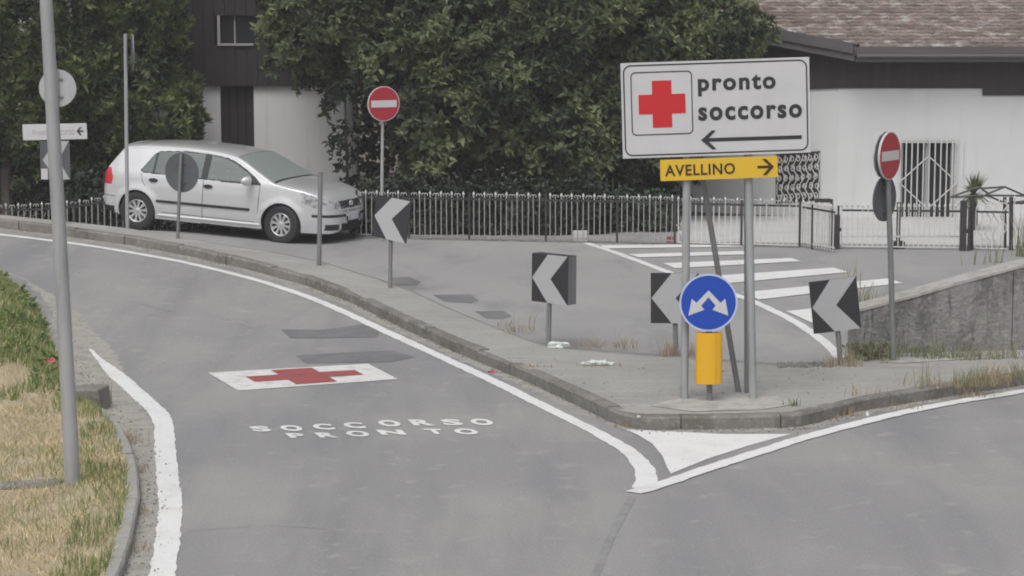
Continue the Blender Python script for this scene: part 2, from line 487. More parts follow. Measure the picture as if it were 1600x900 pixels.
def sheet(name, xs, rows, zf, m, kind=None, parent=None):
    """grid: rows(x) gives the list of Y values at that x (all the same count)"""
    v, f = [], []
    n = None
    for x in xs:
        ys = rows(x)
        n = len(ys)
        v += [(x, y, zf(x, y)) for y in ys]
    for i in range(len(xs) - 1):
        for j in range(n - 1):
            a = i * n + j
            f.append((a, a + n, a + n + 1, a + 1))
    o = link(name, mesh(name, v, f, True), parent, m)
    if kind: o['kind'] = kind
    return o
xs = list(np.arange(-16, 16.01, 0.2))
road = sheet('road', xs, lambda x: list(np.linspace(4, Yk(x) + 0.10, 130)), hramp, 'asphalt', 'structure')
far_road = sheet('upper_road', list(np.arange(-30, 40.01, 0.5)), lambda x: list(np.linspace(min(Yf(max(-16, min(16, x))), 38) - 0.35, 41.2, 60)),
                 hfar, 'far_asphalt', 'structure')
ground = sheet('ground', list(np.linspace(-300, 300, 31)), lambda x: list(np.linspace(-100, 500, 31)), lambda x, y: -0.75, 'soil', 'structure')
garden = sheet('garden_ground', list(np.arange(-40, 50.01, 1.0)), lambda x: list(np.linspace(41.2, 80, 60)), lambda x, y: hfar(x, y) - 0.01, 'soil', 'structure')

yard = sheet('yard', list(np.arange(3.0, 20.01, 1.0)), lambda x: [39.6 - .12 * (x - 3) if x < 12 else 38.5, 42.5, 44.2], lambda x, y: FAR + .004, 'pale_yard', 'structure')

# island: paving slab between kerb and far edge with a skirt down the far side
KW = 0.15
v, f = [], []
ixs = list(np.arange(-16, 16.01, 0.125))
nrow = 14
for x in ixs:
    y0, y1 = Yk(x) + KW * 1.02, max(Yf(x), Yk(x) + KW * 1.02 + 0.05)
    for j in range(nrow):
        y = y0 + (y1 - y0) * j / (nrow - 1)
        bumpz = 0.0 * math.sin(3.1 * x + 1.7 * y) * math.sin(2.3 * y - 1.1 * x)
        v.append((x, y, hramp(x, y) + KERB_H - 0.004 + bumpz * min(1, j / 2)))
    v.append((x, y1 + 0.03, -0.1))
n = nrow + 1
for i in range(len(ixs) - 1):
    for j in range(n - 1):
        a = i * n + j
        f.append((a, a + n, a + n + 1, a + 1))
island = link('pavement', mesh('pavement', v, f, True), None, 'pave')
tag(island, kind='structure')

def kerb_stones(parent, path, zf, width, height, length, side=1, m='kerb', gap=0.010):
    """stones one by one along a fine path of (x,y); each follows the curve"""
    P2 = [Vector((p[0], p[1])) for p in path]
    cum = [0]
    for a, b in zip(P2, P2[1:]):
        cum.append(cum[-1] + (b - a).length)
    tot = cum[-1]
    def at(s):
        s = min(max(s, 0), tot - 1e-5)
        i = max(k for k in range(len(cum)) if cum[k] <= s)
        i = min(i, len(P2) - 2)
        t = (s - cum[i]) / (cum[i + 1] - cum[i])
        d = (P2[i + 1] - P2[i]).normalized()
        return P2[i].lerp(P2[i + 1], t), Vector((-d.y, d.x)) * side
    s = 0.0
    while s < tot - 0.3:
        L = min(length * random.uniform(0.9, 1.1), tot - s)
        vv, ff = [], []
        k = 5
        dz = random.uniform(-0.008, 0.008)
        dy = random.uniform(-0.008, 0.008)
        for i in range(k):
            p, nn = at(s + gap / 2 + (L - gap) * i / (k - 1))
            zb = zf(p.x, p.y)
            ch = 0.012
            j1, j2 = random.uniform(-.004, .004), random.uniform(-.004, .004)
            for (o_, z_) in ((dy, -0.10), (dy + j1, height - ch - 0.01 + dz), (dy + 0.018, height + dz + j2), (width - 0.006, height + dz + j2), (width, height - 0.02), (width, -0.10)):
                q = p + nn * o_
                vv.append((q.x, q.y, zb + z_))
        for i in range(k - 1):
            for j in range(6):
                a, b = i * 6 + j, i * 6 + (j + 1) % 6
                ff.append((a, b, b + 6, a + 6))
        ff.append(tuple(range(5, -1, -1)))
        ff.append(tuple((k - 1) * 6 + j for j in range(6)))
        MB().add(vv, ff).build('kerb_stone', m, parent)
        s += L
kerb_stones(island, [(x, Yk(x)) for x in np.arange(-12.5, 13.01, 0.08)], hramp, KW, KERB_H, 0.95)

# left verge
vb_px = [(120, 1000), (165, 940), (188, 900), (205, 850), (217, 790), (215, 740), (208, 705), (190, 672), (168, 650), (150, 630), (125, 605), (112, 575), (95, 540), (75, 490), (45, 455), (0, 425), (-80, 392), (-200, 372)]
vb = [G(x, y, 0.05) for x, y in vb_px]
vby = np.array([p.y for p in vb])
vbx = np.array([p.x for p in vb])
def Xv(y):
    return float(np.interp(y, vby, vbx)) if y <= vby[-1] else float(vbx[-1] + (y - vby[-1]) * -1.2)
VY0 = float(vby[0])
Y_STEP = G(100, 640).y
def hverge(x, y):
    e = max(0.0, Xv(y) - x)
    edge = smooth(0, 0.35, e)
    mound = 0.34 * smooth(0.0, 1.1, e) * smooth(Y_STEP - 0.2, Y_STEP + 1.3, y)
    near = 0.10
    far = 0.06 * edge
    k = smooth(Y_STEP - 0.1, Y_STEP + 0.4, y)
    return hramp(x, y) + near * (1 - k) + (far + mound) * k + 0.015 * math.sin(5 * x + 2 * y) * edge
v, f = [], []
vys = list(np.arange(VY0, 34.5, 0.16))
vn = 30
for y in vys:
    xe = Xv(y) - 0.11
    for j in range(vn):
        t = j / (vn - 1)
        x = xe - 9.0 * t * t
        v.append((x, y, hverge(x, y) - 0.01))
for i in range(len(vys) - 1):
    for j in range(vn - 1):
        a = i * vn + j
        f.append((a, a + 1, a + vn + 1, a + vn))
verge = link('verge', mesh('verge', v, f, True), None, 'verge')
tag(verge, kind='structure')
# its kerb, in front of the lamp pole
kp = [(Xv(y), y) for y in np.arange(VY0, G(168, 650).y, 0.08)]
kerb_stones(verge, kp, hramp, 0.12, 0.10, 1.0, side=1, m='pave')

# ------------------------------------------------------------------ painted markings and patches (children of the road they lie on)
def resample(pts, step):
    pts = [Vector(p) for p in pts]
    # Catmull-Rom through the points
    out = []
    for i in range(len(pts) - 1):
        p0 = pts[max(i - 1, 0)]; p1 = pts[i]; p2 = pts[i + 1]; p3 = pts[min(i + 2, len(pts) - 1)]
        n = max(2, int((p2 - p1).length / step))
        for k in range(n):
            t = k / n
            out.append(0.5 * ((2 * p1) + (p2 - p0) * t + (2 * p0 - 5 * p1 + 4 * p2 - p3) * t * t + (3 * p1 - p0 - 3 * p2 + p3) * t * t * t))
    out.append(pts[-1])
    return out
def strip(name, pts, width, zf, off, m, parent, wob=0.009, step=0.09):
    pts = resample([(p[0], p[1], 0) for p in pts], step)
    n = len(pts)
    v, f = [], []
    for i, p in enumerate(pts):
        d = (pts[min(i + 1, n - 1)] - pts[max(i - 1, 0)])
        d.z = 0
        d.normalize()
        nn = Vector((-d.y, d.x, 0))
        wv = width(i / (n - 1)) if callable(width) else width
        for sgn in (-1, 1):
            q = p + nn * sgn * (wv / 2 + random.uniform(-wob, wob))
            v.append((q.x, q.y, zf(q.x, q.y) + off))
    for i in range(n - 1):
        f.append((2 * i, 2 * i + 1, 2 * i + 3, 2 * i + 2))
    return link(name, mesh(name, v, f), parent, m)
def poly(name, pts, zf, off, m, parent, zfix=None):
    v = [(p[0], p[1], (zf(p[0], p[1]) if zf else zfix) + off) for p in pts]
    me = mesh(name, v, [tuple(range(len(v)))])
    bm = bmesh.new(); bm.from_mesh(me)
    bmesh.ops.triangulate(bm, faces=bm.faces)
    bmesh.ops.recalc_face_normals(bm, faces=bm.faces)
    for fc in bm.faces:
        if fc.normal.z < 0: fc.normal_flip()
    bm.to_mesh(me); bm.free()
    return link(name, me, parent, m)
g2 = lambda L: [G(x, y) for x, y in L]
# ramp: right-hand edge line, ending in the hook at the tip
strip('edge_line', g2([(-140, 354), (0, 367), (60, 374), (130, 383), (210, 396), (300, 413), (400, 438), (480, 464), (540, 489), (600, 517), (700, 563), (767, 594), (833, 627), (900, 660), (950, 686), (985, 708), (1005, 730), (1010, 748), (1004, 764)]),
      lambda t: 0.155 + 0.04 * smooth(0.86, 1.0, t), hramp, 0.006, 'paint', road)
strip('edge_line', g2([(990, 771), (1040, 756), (1100, 735), (1200, 703), (1267, 682), (1400, 648), (1489, 630), (1600, 612), (1750, 588), (2000, 553), (2250, 522)]),
      lambda t: 0.17, hramp, 0.010, 'paint', road)
strip('edge_line', g2([(141, 546), (154, 560), (172, 577), (200, 602), (230, 629), (249, 648), (256, 668), (258, 700), (262, 745), (266, 790), (262, 843), (253, 900), (240, 960)]),
      lambda t: 0.04 + 0.16 * smooth(0, 0.16, t), hramp, 0.006, 'paint', road)
poly('hatched_tip_triangle', g2([(978, 672), (1050, 675), (1130, 679), (1195, 679), (1236, 679), (1170, 697), (1105, 718), (1048, 741), (1042, 730), (1035, 713), (1019, 694), (998, 681)]), hramp, 0.006, 'paint', road)
# red cross field
quad = [(325, 583), (575, 569), (622, 593), (372, 611)]
Q = [G(*p) for p in quad]      # far-left, far-right, near-right, near-left
def onq(u, t):
    a = Q[3].lerp(Q[2], u); b = Q[0].lerp(Q[1], u)
    return a.lerp(b, t)
poly('white_painted_field', Q, hramp, 0.006, 'paint_worn', road)
cr = [(.17, .36), (.375, .36), (.375, .09), (.63, .09), (.63, .36), (.85, .36), (.85, .66), (.63, .66), (.63, .93), (.375, .93), (.375, .66), (.17, .66)]
poly('red_painted_cross', [onq(*p) for p in cr], hramp, 0.011, 'paint_red', road)
# lettering on the road
def road_letter(ch, xl, xr, yt, yb_, shear):
    v, f = text_mesh(ch, 0.05)
    TL, TR = G(xl, yt), G(xr - shear, yt - 0.0)
    BL, BR = G(xl + shear, yb_), G(xr, yb_)
    out = []
    for p in v:
        q = BL.lerp(BR, p[0]).lerp(TL.lerp(TR, p[0]), p[1])
        out.append((q.x, q.y, hramp(q.x, q.y) + 0.006 + 0.001 * p[2]))
    MB().add(out, f).build('painted_letter', 'paint', road)
ox, oy, k = 300, 480, 3.2
for (ch, a, b, t, bt) in [('S', 278, 408, 598, 624), ('O', 428, 566, 593, 622), ('C', 590, 722, 586, 615), ('C', 744, 876, 578, 608), ('O', 917, 1056, 568, 599), ('R', 1078, 1218, 564, 594), ('S', 1234, 1364, 563, 593), ('O', 1379, 1518, 561, 593),
                          ('P', 463, 580, 633, 657), ('R', 610, 738, 630, 655), ('O', 756, 900, 621, 650), ('N', 918, 1078, 616, 641), ('T', 1152, 1272, 611, 637), ('O', 1297, 1444, 610, 639)]:
    road_letter(ch, ox + a / k, ox + b / k, oy + t / k, oy + bt / k, 10)
# darker repair patches on the ramp
poly('asphalt_patch', g2([(439, 515), (500, 516), (545, 510), (570, 506), (598, 516), (588, 527), (540, 528), (455, 529)]), hramp, 0.004, 'patch', road)
poly('asphalt_patch', g2([(462, 556), (540, 551), (610, 548), (650, 558), (610, 566), (540, 567), (478, 568)]), hramp, 0.004, 'patch', road)
strip('asphalt_seam', g2([(988, 776), (970, 810), (950, 850), (930, 900), (905, 960)]), 0.07, hramp, 0.003, 'seam', road, wob=.008)
for L_ in ([(330, 640), (350, 655), (345, 680), (362, 700), (356, 725)], [(205, 470), (270, 488), (330, 492), (400, 515)], [(300, 830), (420, 822), (520, 828)]):
    strip('crack', g2(L_), .007, hramp, 0.003, 'seam', road, wob=.004, step=.08)
# dusty gutters
def gutter(pts, width, off, zf=hramp):
    o = strip('gutter_dirt', pts, width, zf, off, 'dirt', road, wob=0.05, step=0.10)
    o['kind'] = 'stuff'
gutter([(x, Yk(x) - 0.11) for x in np.arange(-9, 1.2, 0.3)], 0.22, 0.003)
gutter([(x, Yk(x) - 0.09) for x in np.arange(1.0, 13, 0.3)], 0.16, 0.003)
gutter([(Xv(y) + 0.16 + .12 * smooth(24, 28, y), y) for y in np.arange(VY0, 33.5, 0.4)], lambda t: max(.02, 0.36 + 0.40 * smooth(.35, .6, t) - .75 * smooth(.62, 1, t)), 0.003)

# upper road: edge line and zebra stripes
fz = lambda L: [Pz(x, y, FAR) for x, y in L]
strip('edge_line', fz([(915, 380), (950, 391), (1000, 409), (1075, 437), (1155, 463), (1200, 482), (1240, 502), (1275, 525), (1298, 544), (1312, 560)]), 0.14, hfar, 0.006, 'paint', far_road)
for q in [[(938, 384), (1140, 382), (1165, 386), (946, 389)],
          [(982, 398), (1160, 393), (1178, 398), (998, 403)],
          [(1036, 412), (1236, 404), (1252, 409), (1055, 420)],
          [(1112, 432), (1302, 419), (1326, 426), (1142, 443)],
          [(1158, 458), (1386, 436), (1410, 443), (1186, 469)],
          [(1228, 487), (1440, 466), (1475, 478), (1270, 506)]]:
    poly('crossing_stripe', fz(q), hfar, 0.010, 'paint', far_road)
for q in [[(612, 434), (640, 433), (658, 441), (650, 447), (615, 446)],
          [(676, 461), (735, 460), (748, 470), (735, 474), (695, 472)],
          [(742, 487), (785, 486), (800, 494), (785, 499), (760, 498)]]:
    poly('asphalt_patch', fz(q), hfar, 0.004, 'patch', far_road)

# ------------------------------------------------------------------ signs
def base_yz(px, py, off=KERB_H):
    return G(px, py, off)
def px2m(p):
    """pixels per metre at a world point"""
    d = (Vector(p) - Vector((0, 0, H)))
    return F / (d.y * CP - d.z * SP)
def lean_of(top, base):
    """roll angle about Y of a post whose foot and top lie at these pixels at the base's distance"""
    b = base
    t = D(top[0], top[1], b.y)
    return math.atan2(t.x - b.x, t.z - b.z), (t - b).length

def chevron_sign(base_px, label, center_px, wd, hg, yaw, roll, depth=0.025, mats=('sign_black', 'sign_grey'), post_r=0.03, tape=False, mtop=0.05):
    b = base_yz(*base_px)
    c = D(center_px[0], center_px[1], b.y)
    t = thing('chevron_sign', b, label, 'sign', 'chevron signs on the traffic island')
    cz, cx = c.z - b.z, c.x - b.x
    lx = cx / cz
    MB().tube([(0, 0.05, -0.15), (lx * 0.3, 0.05, 0.3), (lx * (cz + hg * .3), 0.05, cz + hg * .3)], post_r, 12).build('post', 'galv_dark', t, True)
    p = MB().box(-wd / 2, wd / 2, -0.0, depth, -hg / 2, hg / 2).build('panel', mats[0], t)
    rot = (Matrix.Translation((cx, 0, cz)) @ Matrix.Rotation(roll, 4, 'Y') @ Matrix.Rotation(yaw, 4, 'Z'))
    p.matrix_local = rot
    w2, h2 = wd / 2, hg / 2
    U = lambda u, q: (-w2 + u * wd, -h2 + q * hg)
    MB().prism([U(.44, 1), U(.985, 1), U(.52, .5), U(.985, 0), U(.44, 0), U(.015, .5)], -0.003, 0.001).build('chevron', mats[1], p)
    for zz in (-.4 * hg, .4 * hg):
        MB().box(-wd * .42, wd * .42, depth, depth + 0.02, zz - .015, zz + .015).build('bracket', 'galv_dark', p)
    if depth > 0.1:
        MB().box(w2, w2 + 0.004, 0.006, depth - 0.004, -h2 + 0.004, h2 - 0.004).build('side_plate', 'galv_dark', p)
    return t, p
chevron_sign((609, 450), 'tilted black and white chevron sign nearest the silver car', (611, 342), 0.60, 0.60, R(-32), R(8))
chevron_sign((857, 542), 'upright chevron sign with grey side plate standing over litter and dry weeds', (859, 436), 0.56, 0.585, R(-40), R(0.5), depth=0.16)
chevron_sign((1057, 555), 'chevron sign half hidden behind the blue round arrow sign', (1054, 466), 0.56, 0.595, R(-6), R(-0.5))
chevron_sign((1316, 571), 'tilted chevron sign beside the end of the concrete wall', (1305, 477), 0.55, 0.60, R(4), R(-6.5))

# the big emergency room sign
b0 = base_yz(1068, 620); b1 = base_yz(1180, 627)
bY = (b0.y + b1.y) / 2
bc = Vector(((b0.x + b1.x) / 2, bY, KERB_H))
t = thing('direction_sign', bc, 'large white emergency room sign with red cross and yellow board on tall grey posts', 'sign')
fy = bY - 0.05
cor = {k_: D(x, y, fy) for k_, (x, y) in dict(TL=(970, 99), TR=(1265, 89), BL=(973, 249), BR=(1266, 237)).items()}
W_ = ((cor['TR'] - cor['TL']).length + (cor['BR'] - cor['BL']).length) / 2
H_ = ((cor['BL'] - cor['TL']).length + (cor['BR'] - cor['TR']).length) / 2
cen = (cor['TL'] + cor['TR'] + cor['BL'] + cor['BR']) / 4
roll_s = -math.atan2(cor['TR'].z - cor['TL'].z, cor['TR'].x - cor['TL'].x)
pan = MB().box(-W_ / 2, W_ / 2, 0, 0.03, -H_ / 2, H_ / 2).build('panel', 'sign_white', t)
pan.matrix_local = Matrix.Translation(cen - bc) @ Matrix.Rotation(roll_s, 4, 'Y')
ex = Vector((294, -11)); ey = Vector((2, 149)); o2 = Vector((970.5, 99.5))
det = ex.x * ey.y - ex.y * ey.x
def sl(px, py):
    d = Vector((px, py)) - o2
    u = (d.x * ey.y - d.y * ey.x) / det
    q = (ex.x * d.y - ex.y * d.x) / det
    return (-W_ / 2 + u * W_, H_ / 2 - q * H_)
MB().ring(rrect(-W_ / 2 + .022, W_ / 2 - .022, -H_ / 2 + .022, H_ / 2 - .022, .08), rrect(-W_ / 2 + .036, W_ / 2 - .036, -H_ / 2 + .036, H_ / 2 - .036, .066), 0.001, -0.003).build('border_line', 'sign_black', pan)
a, c_ = sl(985.5, 113.5), sl(1083, 209)
MB().ring(rrect(a[0], c_[0], c_[1], a[1], .05), rrect(a[0] + .011, c_[0] - .011, c_[1] + .011, a[1] - .011, .04), 0.001, -0.003).build('square_outline', 'sign_black', pan)
cx, cz = sl(1034.6, 162.6)
s_ = W_ / 294
e1, e2 = 36.6 * s_, 15.2 * s_
MB().prism([(cx - e1, cz - e2), (cx - e2, cz - e2), (cx - e2, cz - e1), (cx + e2, cz - e1), (cx + e2, cz - e2), (cx + e1, cz - e2), (cx + e1, cz + e2), (cx + e2, cz + e2), (cx + e2, cz + e1), (cx - e2, cz + e1), (cx - e2, cz + e2), (cx - e1, cz + e2)], -0.004, 0.001).build('red_cross', 'sign_red', pan)
a, c_ = sl(1091, 150.5), sl(1212, 114)
text_on('lettering', 'pronto', a[0], c_[0], a[1], c_[1], 0.0, -0.004, 'sign_black', pan, bold=0.034, spacing=1.18)
a, c_ = sl(1091, 189), sl(1253, 161.5)
text_on('lettering', 'soccorso', a[0], c_[0], a[1], c_[1], 0.0, -0.004, 'sign_black', pan, bold=0.034, spacing=1.18)
arr = [(1095, 219), (1112, 203.5), (1118, 204), (1107, 215.6), (1252.5, 210.6), (1252.5, 216.3), (1107, 221.3), (1119, 233), (1112.5, 233.6)]
MB().prism([sl(*p) for p in arr], -0.004, 0.001).build('arrow', 'sign_black', pan)
# yellow board
yc = {k_: D(x, y, fy) for k_, (x, y) in dict(TL=(1031.5, 250), TR=(1215, 243.5), BL=(1032, 283), BR=(1215.4, 277)).items()}
Wy = (yc['TR'] - yc['TL']).length; Hy = (yc['BL'] - yc['TL']).length
yb = MB().box(-Wy / 2, Wy / 2, 0, 0.035, -Hy / 2, Hy / 2).build('yellow_board', 'sign_yellow', t)
ycen = sum(yc.values(), Vector()) / 4
yb.matrix_local = Matrix.Translation(ycen - bc) @ Matrix.Rotation(-math.atan2(yc['TR'].z - yc['TL'].z, yc['TR'].x - yc['TL'].x), 4, 'Y')
yx = lambda px: -Wy / 2 + (px - 1031.7) / 183.6 * Wy
yz = lambda py: -(py) / 33.2 * Hy
text_on('lettering', 'AVELLINO', yx(1039), yx(1148.5), yz(9.3), yz(-8.3), 0.0, -0.004, 'brown', yb, bold=0.02, spacing=1.1)
ya = [(1209.5, 0), (1197, -12.8), (1191, -12.6), (1201.5, -2.2), (1183.5, -2.2), (1183.5, 2.0), (1201.5, 2.0), (1191.5, 12.6), (1197.5, 12.8)]
MB().prism([(yx(p[0]), yz(p[1])) for p in ya], -0.004, 0.001).build('arrow', 'brown', yb)
def post(parent, name, base, top, r, m='galv'):
    """from the foot to the top, given relative to the parent's place"""
    o_ = parent.location
    return MB().tube([Vector(base) - o_ - Vector((0, 0, .15)), Vector(base) - o_, (Vector(base) + Vector(top)) / 2 - o_, Vector(top) - o_], r, 14).build(name, m, parent, True)
r_ = 0.042
p_ = base_yz(1068, 620); post(t, 'post', (p_.x, bY + .025, KERB_H), D(1075, 112, bY + .025), r_)
p_ = base_yz(1179, 627); post(t, 'post', (p_.x, bY + .03, KERB_H), D(1166, 104, bY + .03), r_)
p_ = base_yz(1156, 616); post(t, 'brace', (p_.x, bY + .45, KERB_H), D(1078, 160, bY + .12), 0.030, 'galv_dark')
p_ = base_yz(1170, 617); post(t, 'brace', (p_.x, bY + .42, KERB_H), D(1167, 160, bY + .13), 0.032, 'galv_dark')
for pyy in (125, 215):
    q0, q1 = D(990, pyy, bY), D(1250, pyy - 8, bY)
    MB().tube([q0 - bc, q1 - bc], 0.018, 8).build('cross_rail', 'galv_dark', t)

# blue arrow sign with yellow delineator
b = base_yz(1110, 627)
t = thing('round_arrow_sign', b, 'blue round keep either side sign above a yellow marker on low post', 'sign')
pm = px2m(b)
cz = D(1107, 473, b.y).z - b.z
cx = D(1107, 473, b.y).x - b.x
rr = 45.0 / pm
MB().tube([(0, .05, -.15), (cx, .05, cz + .15)], .03, 12).build('post', 'galv_dark', t, True)
ds = MB()
ds.prism(circ(rr, 48), 0.0, 0.02)
dsk = ds.build('disc', 'sign_blue', t)
dsk.location = (cx, 0, cz)
MB().ring(circ(rr * 1.005, 48), circ(rr * 0.945, 48), 0.021, -0.004).build('rim', 'sign_blue_rim', dsk)
A = [(372, 185), (307, 253), (282, 230), (265, 322), (350, 290), (333, 268), (372, 222)]
full = A + [(744 - p[0], p[1]) for p in A[::-1] if p[0] != 372]
cxp, czp = 372, 252
MB().prism([((p[0] - cxp) / 3.46 / pm, -(p[1] - czp) / 3.46 / pm) for p in full], -0.004, 0.001).build('double_arrow', 'sign_white', dsk)
# yellow curved marker
yc_ = D(1108, 559.5, b.y).z - b.z
hw, hh = 20.5 / pm, 40.5 / pm
pr = []
for (u_, q_) in ((-1, .0), (-.97, .022), (-.85, .040), (-.5, .062), (-.42, .070), (-.2, .074), (.2, .074), (.42, .070), (.5, .062), (.85, .040), (.97, .022), (1, .0)):
    pr.append((hw * u_, -0.02 - q_))
pr += [(p[0] * .98, p[1] + .012) for p in pr[::-1]]
mk = bevel(MB().prism(pr, -hh, hh, 'z').build('yellow_marker', 'sign_yellow_deep', t), .006)
mk.location = (D(1108, 559, b.y).x - b.x, 0.03, yc_)
for zz in (-.3 * hh, .5 * hh):
    MB().box(-hw * .9, hw * .9, 0.0, 0.012, zz - .012, zz + .012).build('bracket', 'galv_dark', mk)

def round_sign(name, base_px, label, discs, top_px, post_r=0.03, off=KERB_H, basept=None, group=None, post_m='galv', cat='sign', disc_off=-0.05):
    """discs: (centre px, diameter m, yaw, kind)"""
    b = basept or base_yz(base_px[0], base_px[1], off)
    t = thing(name, b, label, cat, group)
    tp = D(top_px[0], top_px[1], b.y) - b
    MB().tube([(0, 0, -.15), tuple(tp * .5), tuple(tp)], post_r, 12).build('post', post_m, t, True)
    for (cpx, dia, yaw, kind) in discs:
        c = D(cpx[0], cpx[1], b.y) - b
        r = dia / 2
        if kind == 'no_entry':
            d = MB().prism(circ(r, 44), 0.0, 0.022).build('disc', 'sign_white', t)
            MB().prism(circ(r * .955, 44), -0.003, 0.001).build('red_field', 'sign_red_dull', d)
            MB().box(-r * .80, r * .80, -0.006, -0.002, -r * .20, r * .20).build('white_bar', 'sign_white', d)
            MB().prism(circ(r * .99, 44), 0.0225, 0.030).build('back_plate', 'back_dark', d)
        elif kind in ('back_dark', 'back_light'):
            d = MB().prism(circ(r, 44), 0.0, 0.018).build('disc', kind, t)
            for zz in (-.5 * r, .5 * r):
                hwid = .26 * r
                MB().box(-hwid, hwid, -0.022, -0.001, zz - .015, zz + .015).build('bracket', 'back_dark' if kind == 'back_dark' else 'galv', d)
            MB().prism(circ(r * .985, 44), 0.019, 0.024).build('front_face', 'sign_white', d)
        d.matrix_local = Matrix.Translation((c.x, disc_off if kind == 'no_entry' else 0.045, c.z)) @ Matrix.Rotation(yaw, 4, 'Z')
    return t
# far no-entry sign by the fence
round_sign('no_entry_sign', None, 'round red no entry sign on thin post before the fence and tree', [((600, 162), 0.60, R(28), 'no_entry')], (598, 150),
           basept=Pz(596, 377, FAR), group='no entry signs', post_r=0.027)
# right no-entry sign with a second disc seen from behind
t = round_sign('no_entry_sign', (1397, 562), 'narrow looking no entry sign above a grey disc on post at the concrete wall',
           [((1390, 243), 0.555, R(55), 'no_entry'), ((1384, 311), 0.53, R(52), 'back_dark')], (1385, 206), group='no entry signs', post_r=0.033, post_m='galv_dark')
nd = [c for c in t.children if c.name.startswith('disc')][0]
MB().prism(circ(.265, 12), .075, .090).build('rear_plate', 'galv', nd)
MB().box(-.2, .2, .031, .074, -.03, .03).build('bracket', 'galv_dark', nd)
round_sign('round_sign', (277, 372), 'dark grey back of round sign in front of the silver car doors', [((283, 270), 0.62, R(-26), 'back_dark')], (283, 240), post_r=0.027, post_m='galv_dark')
round_sign('round_sign', (199, 357), 'tall thin post with round sign seen almost edge on', [((205, 82), 0.58, R(-78), 'back_dark')], (196, 53), post_r=0.030)
# sticker on the dark disc is a pale spot
# sign group behind the lamp pole
b = base_yz(92, 350)
t = thing('sign_post', b, 'white arrow board, chevron and pale round sign back half hidden by lamp pole', 'sign')
tp = D(88, 108, b.y) - b
MB().tube([(0, 0, -.15), tuple(tp)], .03, 12).build('post', 'galv', t, True)
pm = px2m(b)
c = D(89, 138, b.y) - b
d = MB().prism(circ(29 / pm, 44), 0, .018).build('disc', 'back_light', t)
d.location = (c.x, .045, c.z)
for zz in (-.14, .14):
    MB().box(-.09, .09, -.02, -.001, zz - .014, zz + .014).build('bracket', 'galv_dark', d)
c = D(86.5, 205.5, b.y) - b
wb, hb = 99.5 / pm, 24.5 / pm
bd = MB().box(-wb / 2, wb / 2, 0, .025, -hb / 2, hb / 2).build('arrow_board', 'sign_white', t)
bd.matrix_local = Matrix.Translation((c.x, -.05, c.z)) @ Matrix.Rotation(R(-1.2), 4, 'Y')
bx = lambda px: (px - 86.5) / pm
MB().prism([(bx(p[0]), -(p[1] - 203.5) / pm) for p in [(120, 203.5), (126, 197), (128.5, 197.5), (124.5, 202.3), (131.5, 202.3), (131.5, 204.7), (124.5, 204.7), (128.5, 209.5), (126, 210)]], -.004, .001).build('arrow', 'sign_black', bd)
text_on('lettering', 'Pronto', bx(52), bx(76), -5 / pm, 4 / pm, 0, -.003, 'faint', bd)
text_on('lettering', 'soccorso', bx(81), bx(117), -5 / pm, 2.5 / pm, 0, -.003, 'faint', bd)
c = D(87, 250, b.y) - b
wc, hc = 46 / pm, 60 / pm
cp = MB().box(-wc / 2, wc / 2, 0, .02, -hc / 2, hc / 2).build('chevron_panel', 'back_dark', t)
cp.matrix_local = Matrix.Translation((c.x, -.045, c.z))
U = lambda u, q: (-wc / 2 + u * wc, -hc / 2 + q * hc)
MB().prism([U(.50, 1), U(.98, 1), U(.62, .5), U(.98, 0), U(.55, 0), U(.08, .5)], -.004, .001).build('chevron', 'sign_grey', cp)
MB().prism([U(.02, .0), U(.24, .0), U(.24, .28), U(.02, .28)], -.0035, .001).build('white_sticker', 'sign_white', cp)

# short bare post
b = base_yz(498, 414)
t = thing('metal_post', b, 'short bare grey metal post in front of the car headlight', 'post')
tp = D(501, 270, b.y) - b
MB().tube([(0, 0, -.1), tuple(tp)], .036, 14).build('tube', 'galv_dark', t, True)
MB().tube([tuple(tp), (tp.x, tp.y, tp.z + .006)], .033, 14).build('cap', 'iron', t)
# lamp pole on the verge
b = G(115, 757, 0.10)
t = thing('lamp_pole', b, 'tall leaning galvanised lamp pole on the dry grass verge', 'pole')
tp = D(72, 0, b.y) - b
dirn = tp.normalized()
MB().tube([(0, 0, -.2), tuple(dirn * 2.0), tuple(dirn * 4.5), tuple(dirn * 7.5)], [.069, .062, .054, .043], 20).build('shaft', 'galv', t, True)
top = dirn * 7.5
MB().tube([tuple(top), tuple(top + Vector((.25, .05, .3))), tuple(top + Vector((1.1, .15, .42)))], [.035, .032, .03], 12).build('arm', 'galv', t, True)
MB().box(top.x + 1.0, top.x + 1.6, .05, .28, top.z + .38, top.z + .50).build('lamp_head', 'galv_dark', t)

# ------------------------------------------------------------------ concrete wall on the right
wl0, wl1 = G(1338, 553, KERB_H), G(1600, 546, KERB_H)
dv = (wl1 - wl0); dv.z = 0; dv.normalize()
nv = Vector((-dv.y, dv.x, 0))
top_px = [(1338, 484), (1380, 473), (1430, 460), (1500, 440), (1600, 413)]
t = thing('concrete_wall', (wl0.x, wl0.y, KERB_H - .02), 'weathered grey concrete retaining wall with sloping top at right', 'wall')
prof = []
for (x, y) in top_px:
    q = D(x, y, wl0.y + (Pz(x, 555, KERB_H).x - wl0.x) * dv.y / dv.x)
    prof.append((max((q - wl0).dot(dv), 0.0), q.z - t.location.z))
prof[0] = (0.0, prof[0][1])
Lw = 9.0
slope = (prof[-1][1] - prof[-2][1]) / (prof[-1][0] - prof[-2][0])
prof.append((Lw, prof[-1][1] + slope * (Lw - prof[-1][0]) * 0.6))
TH = 0.36
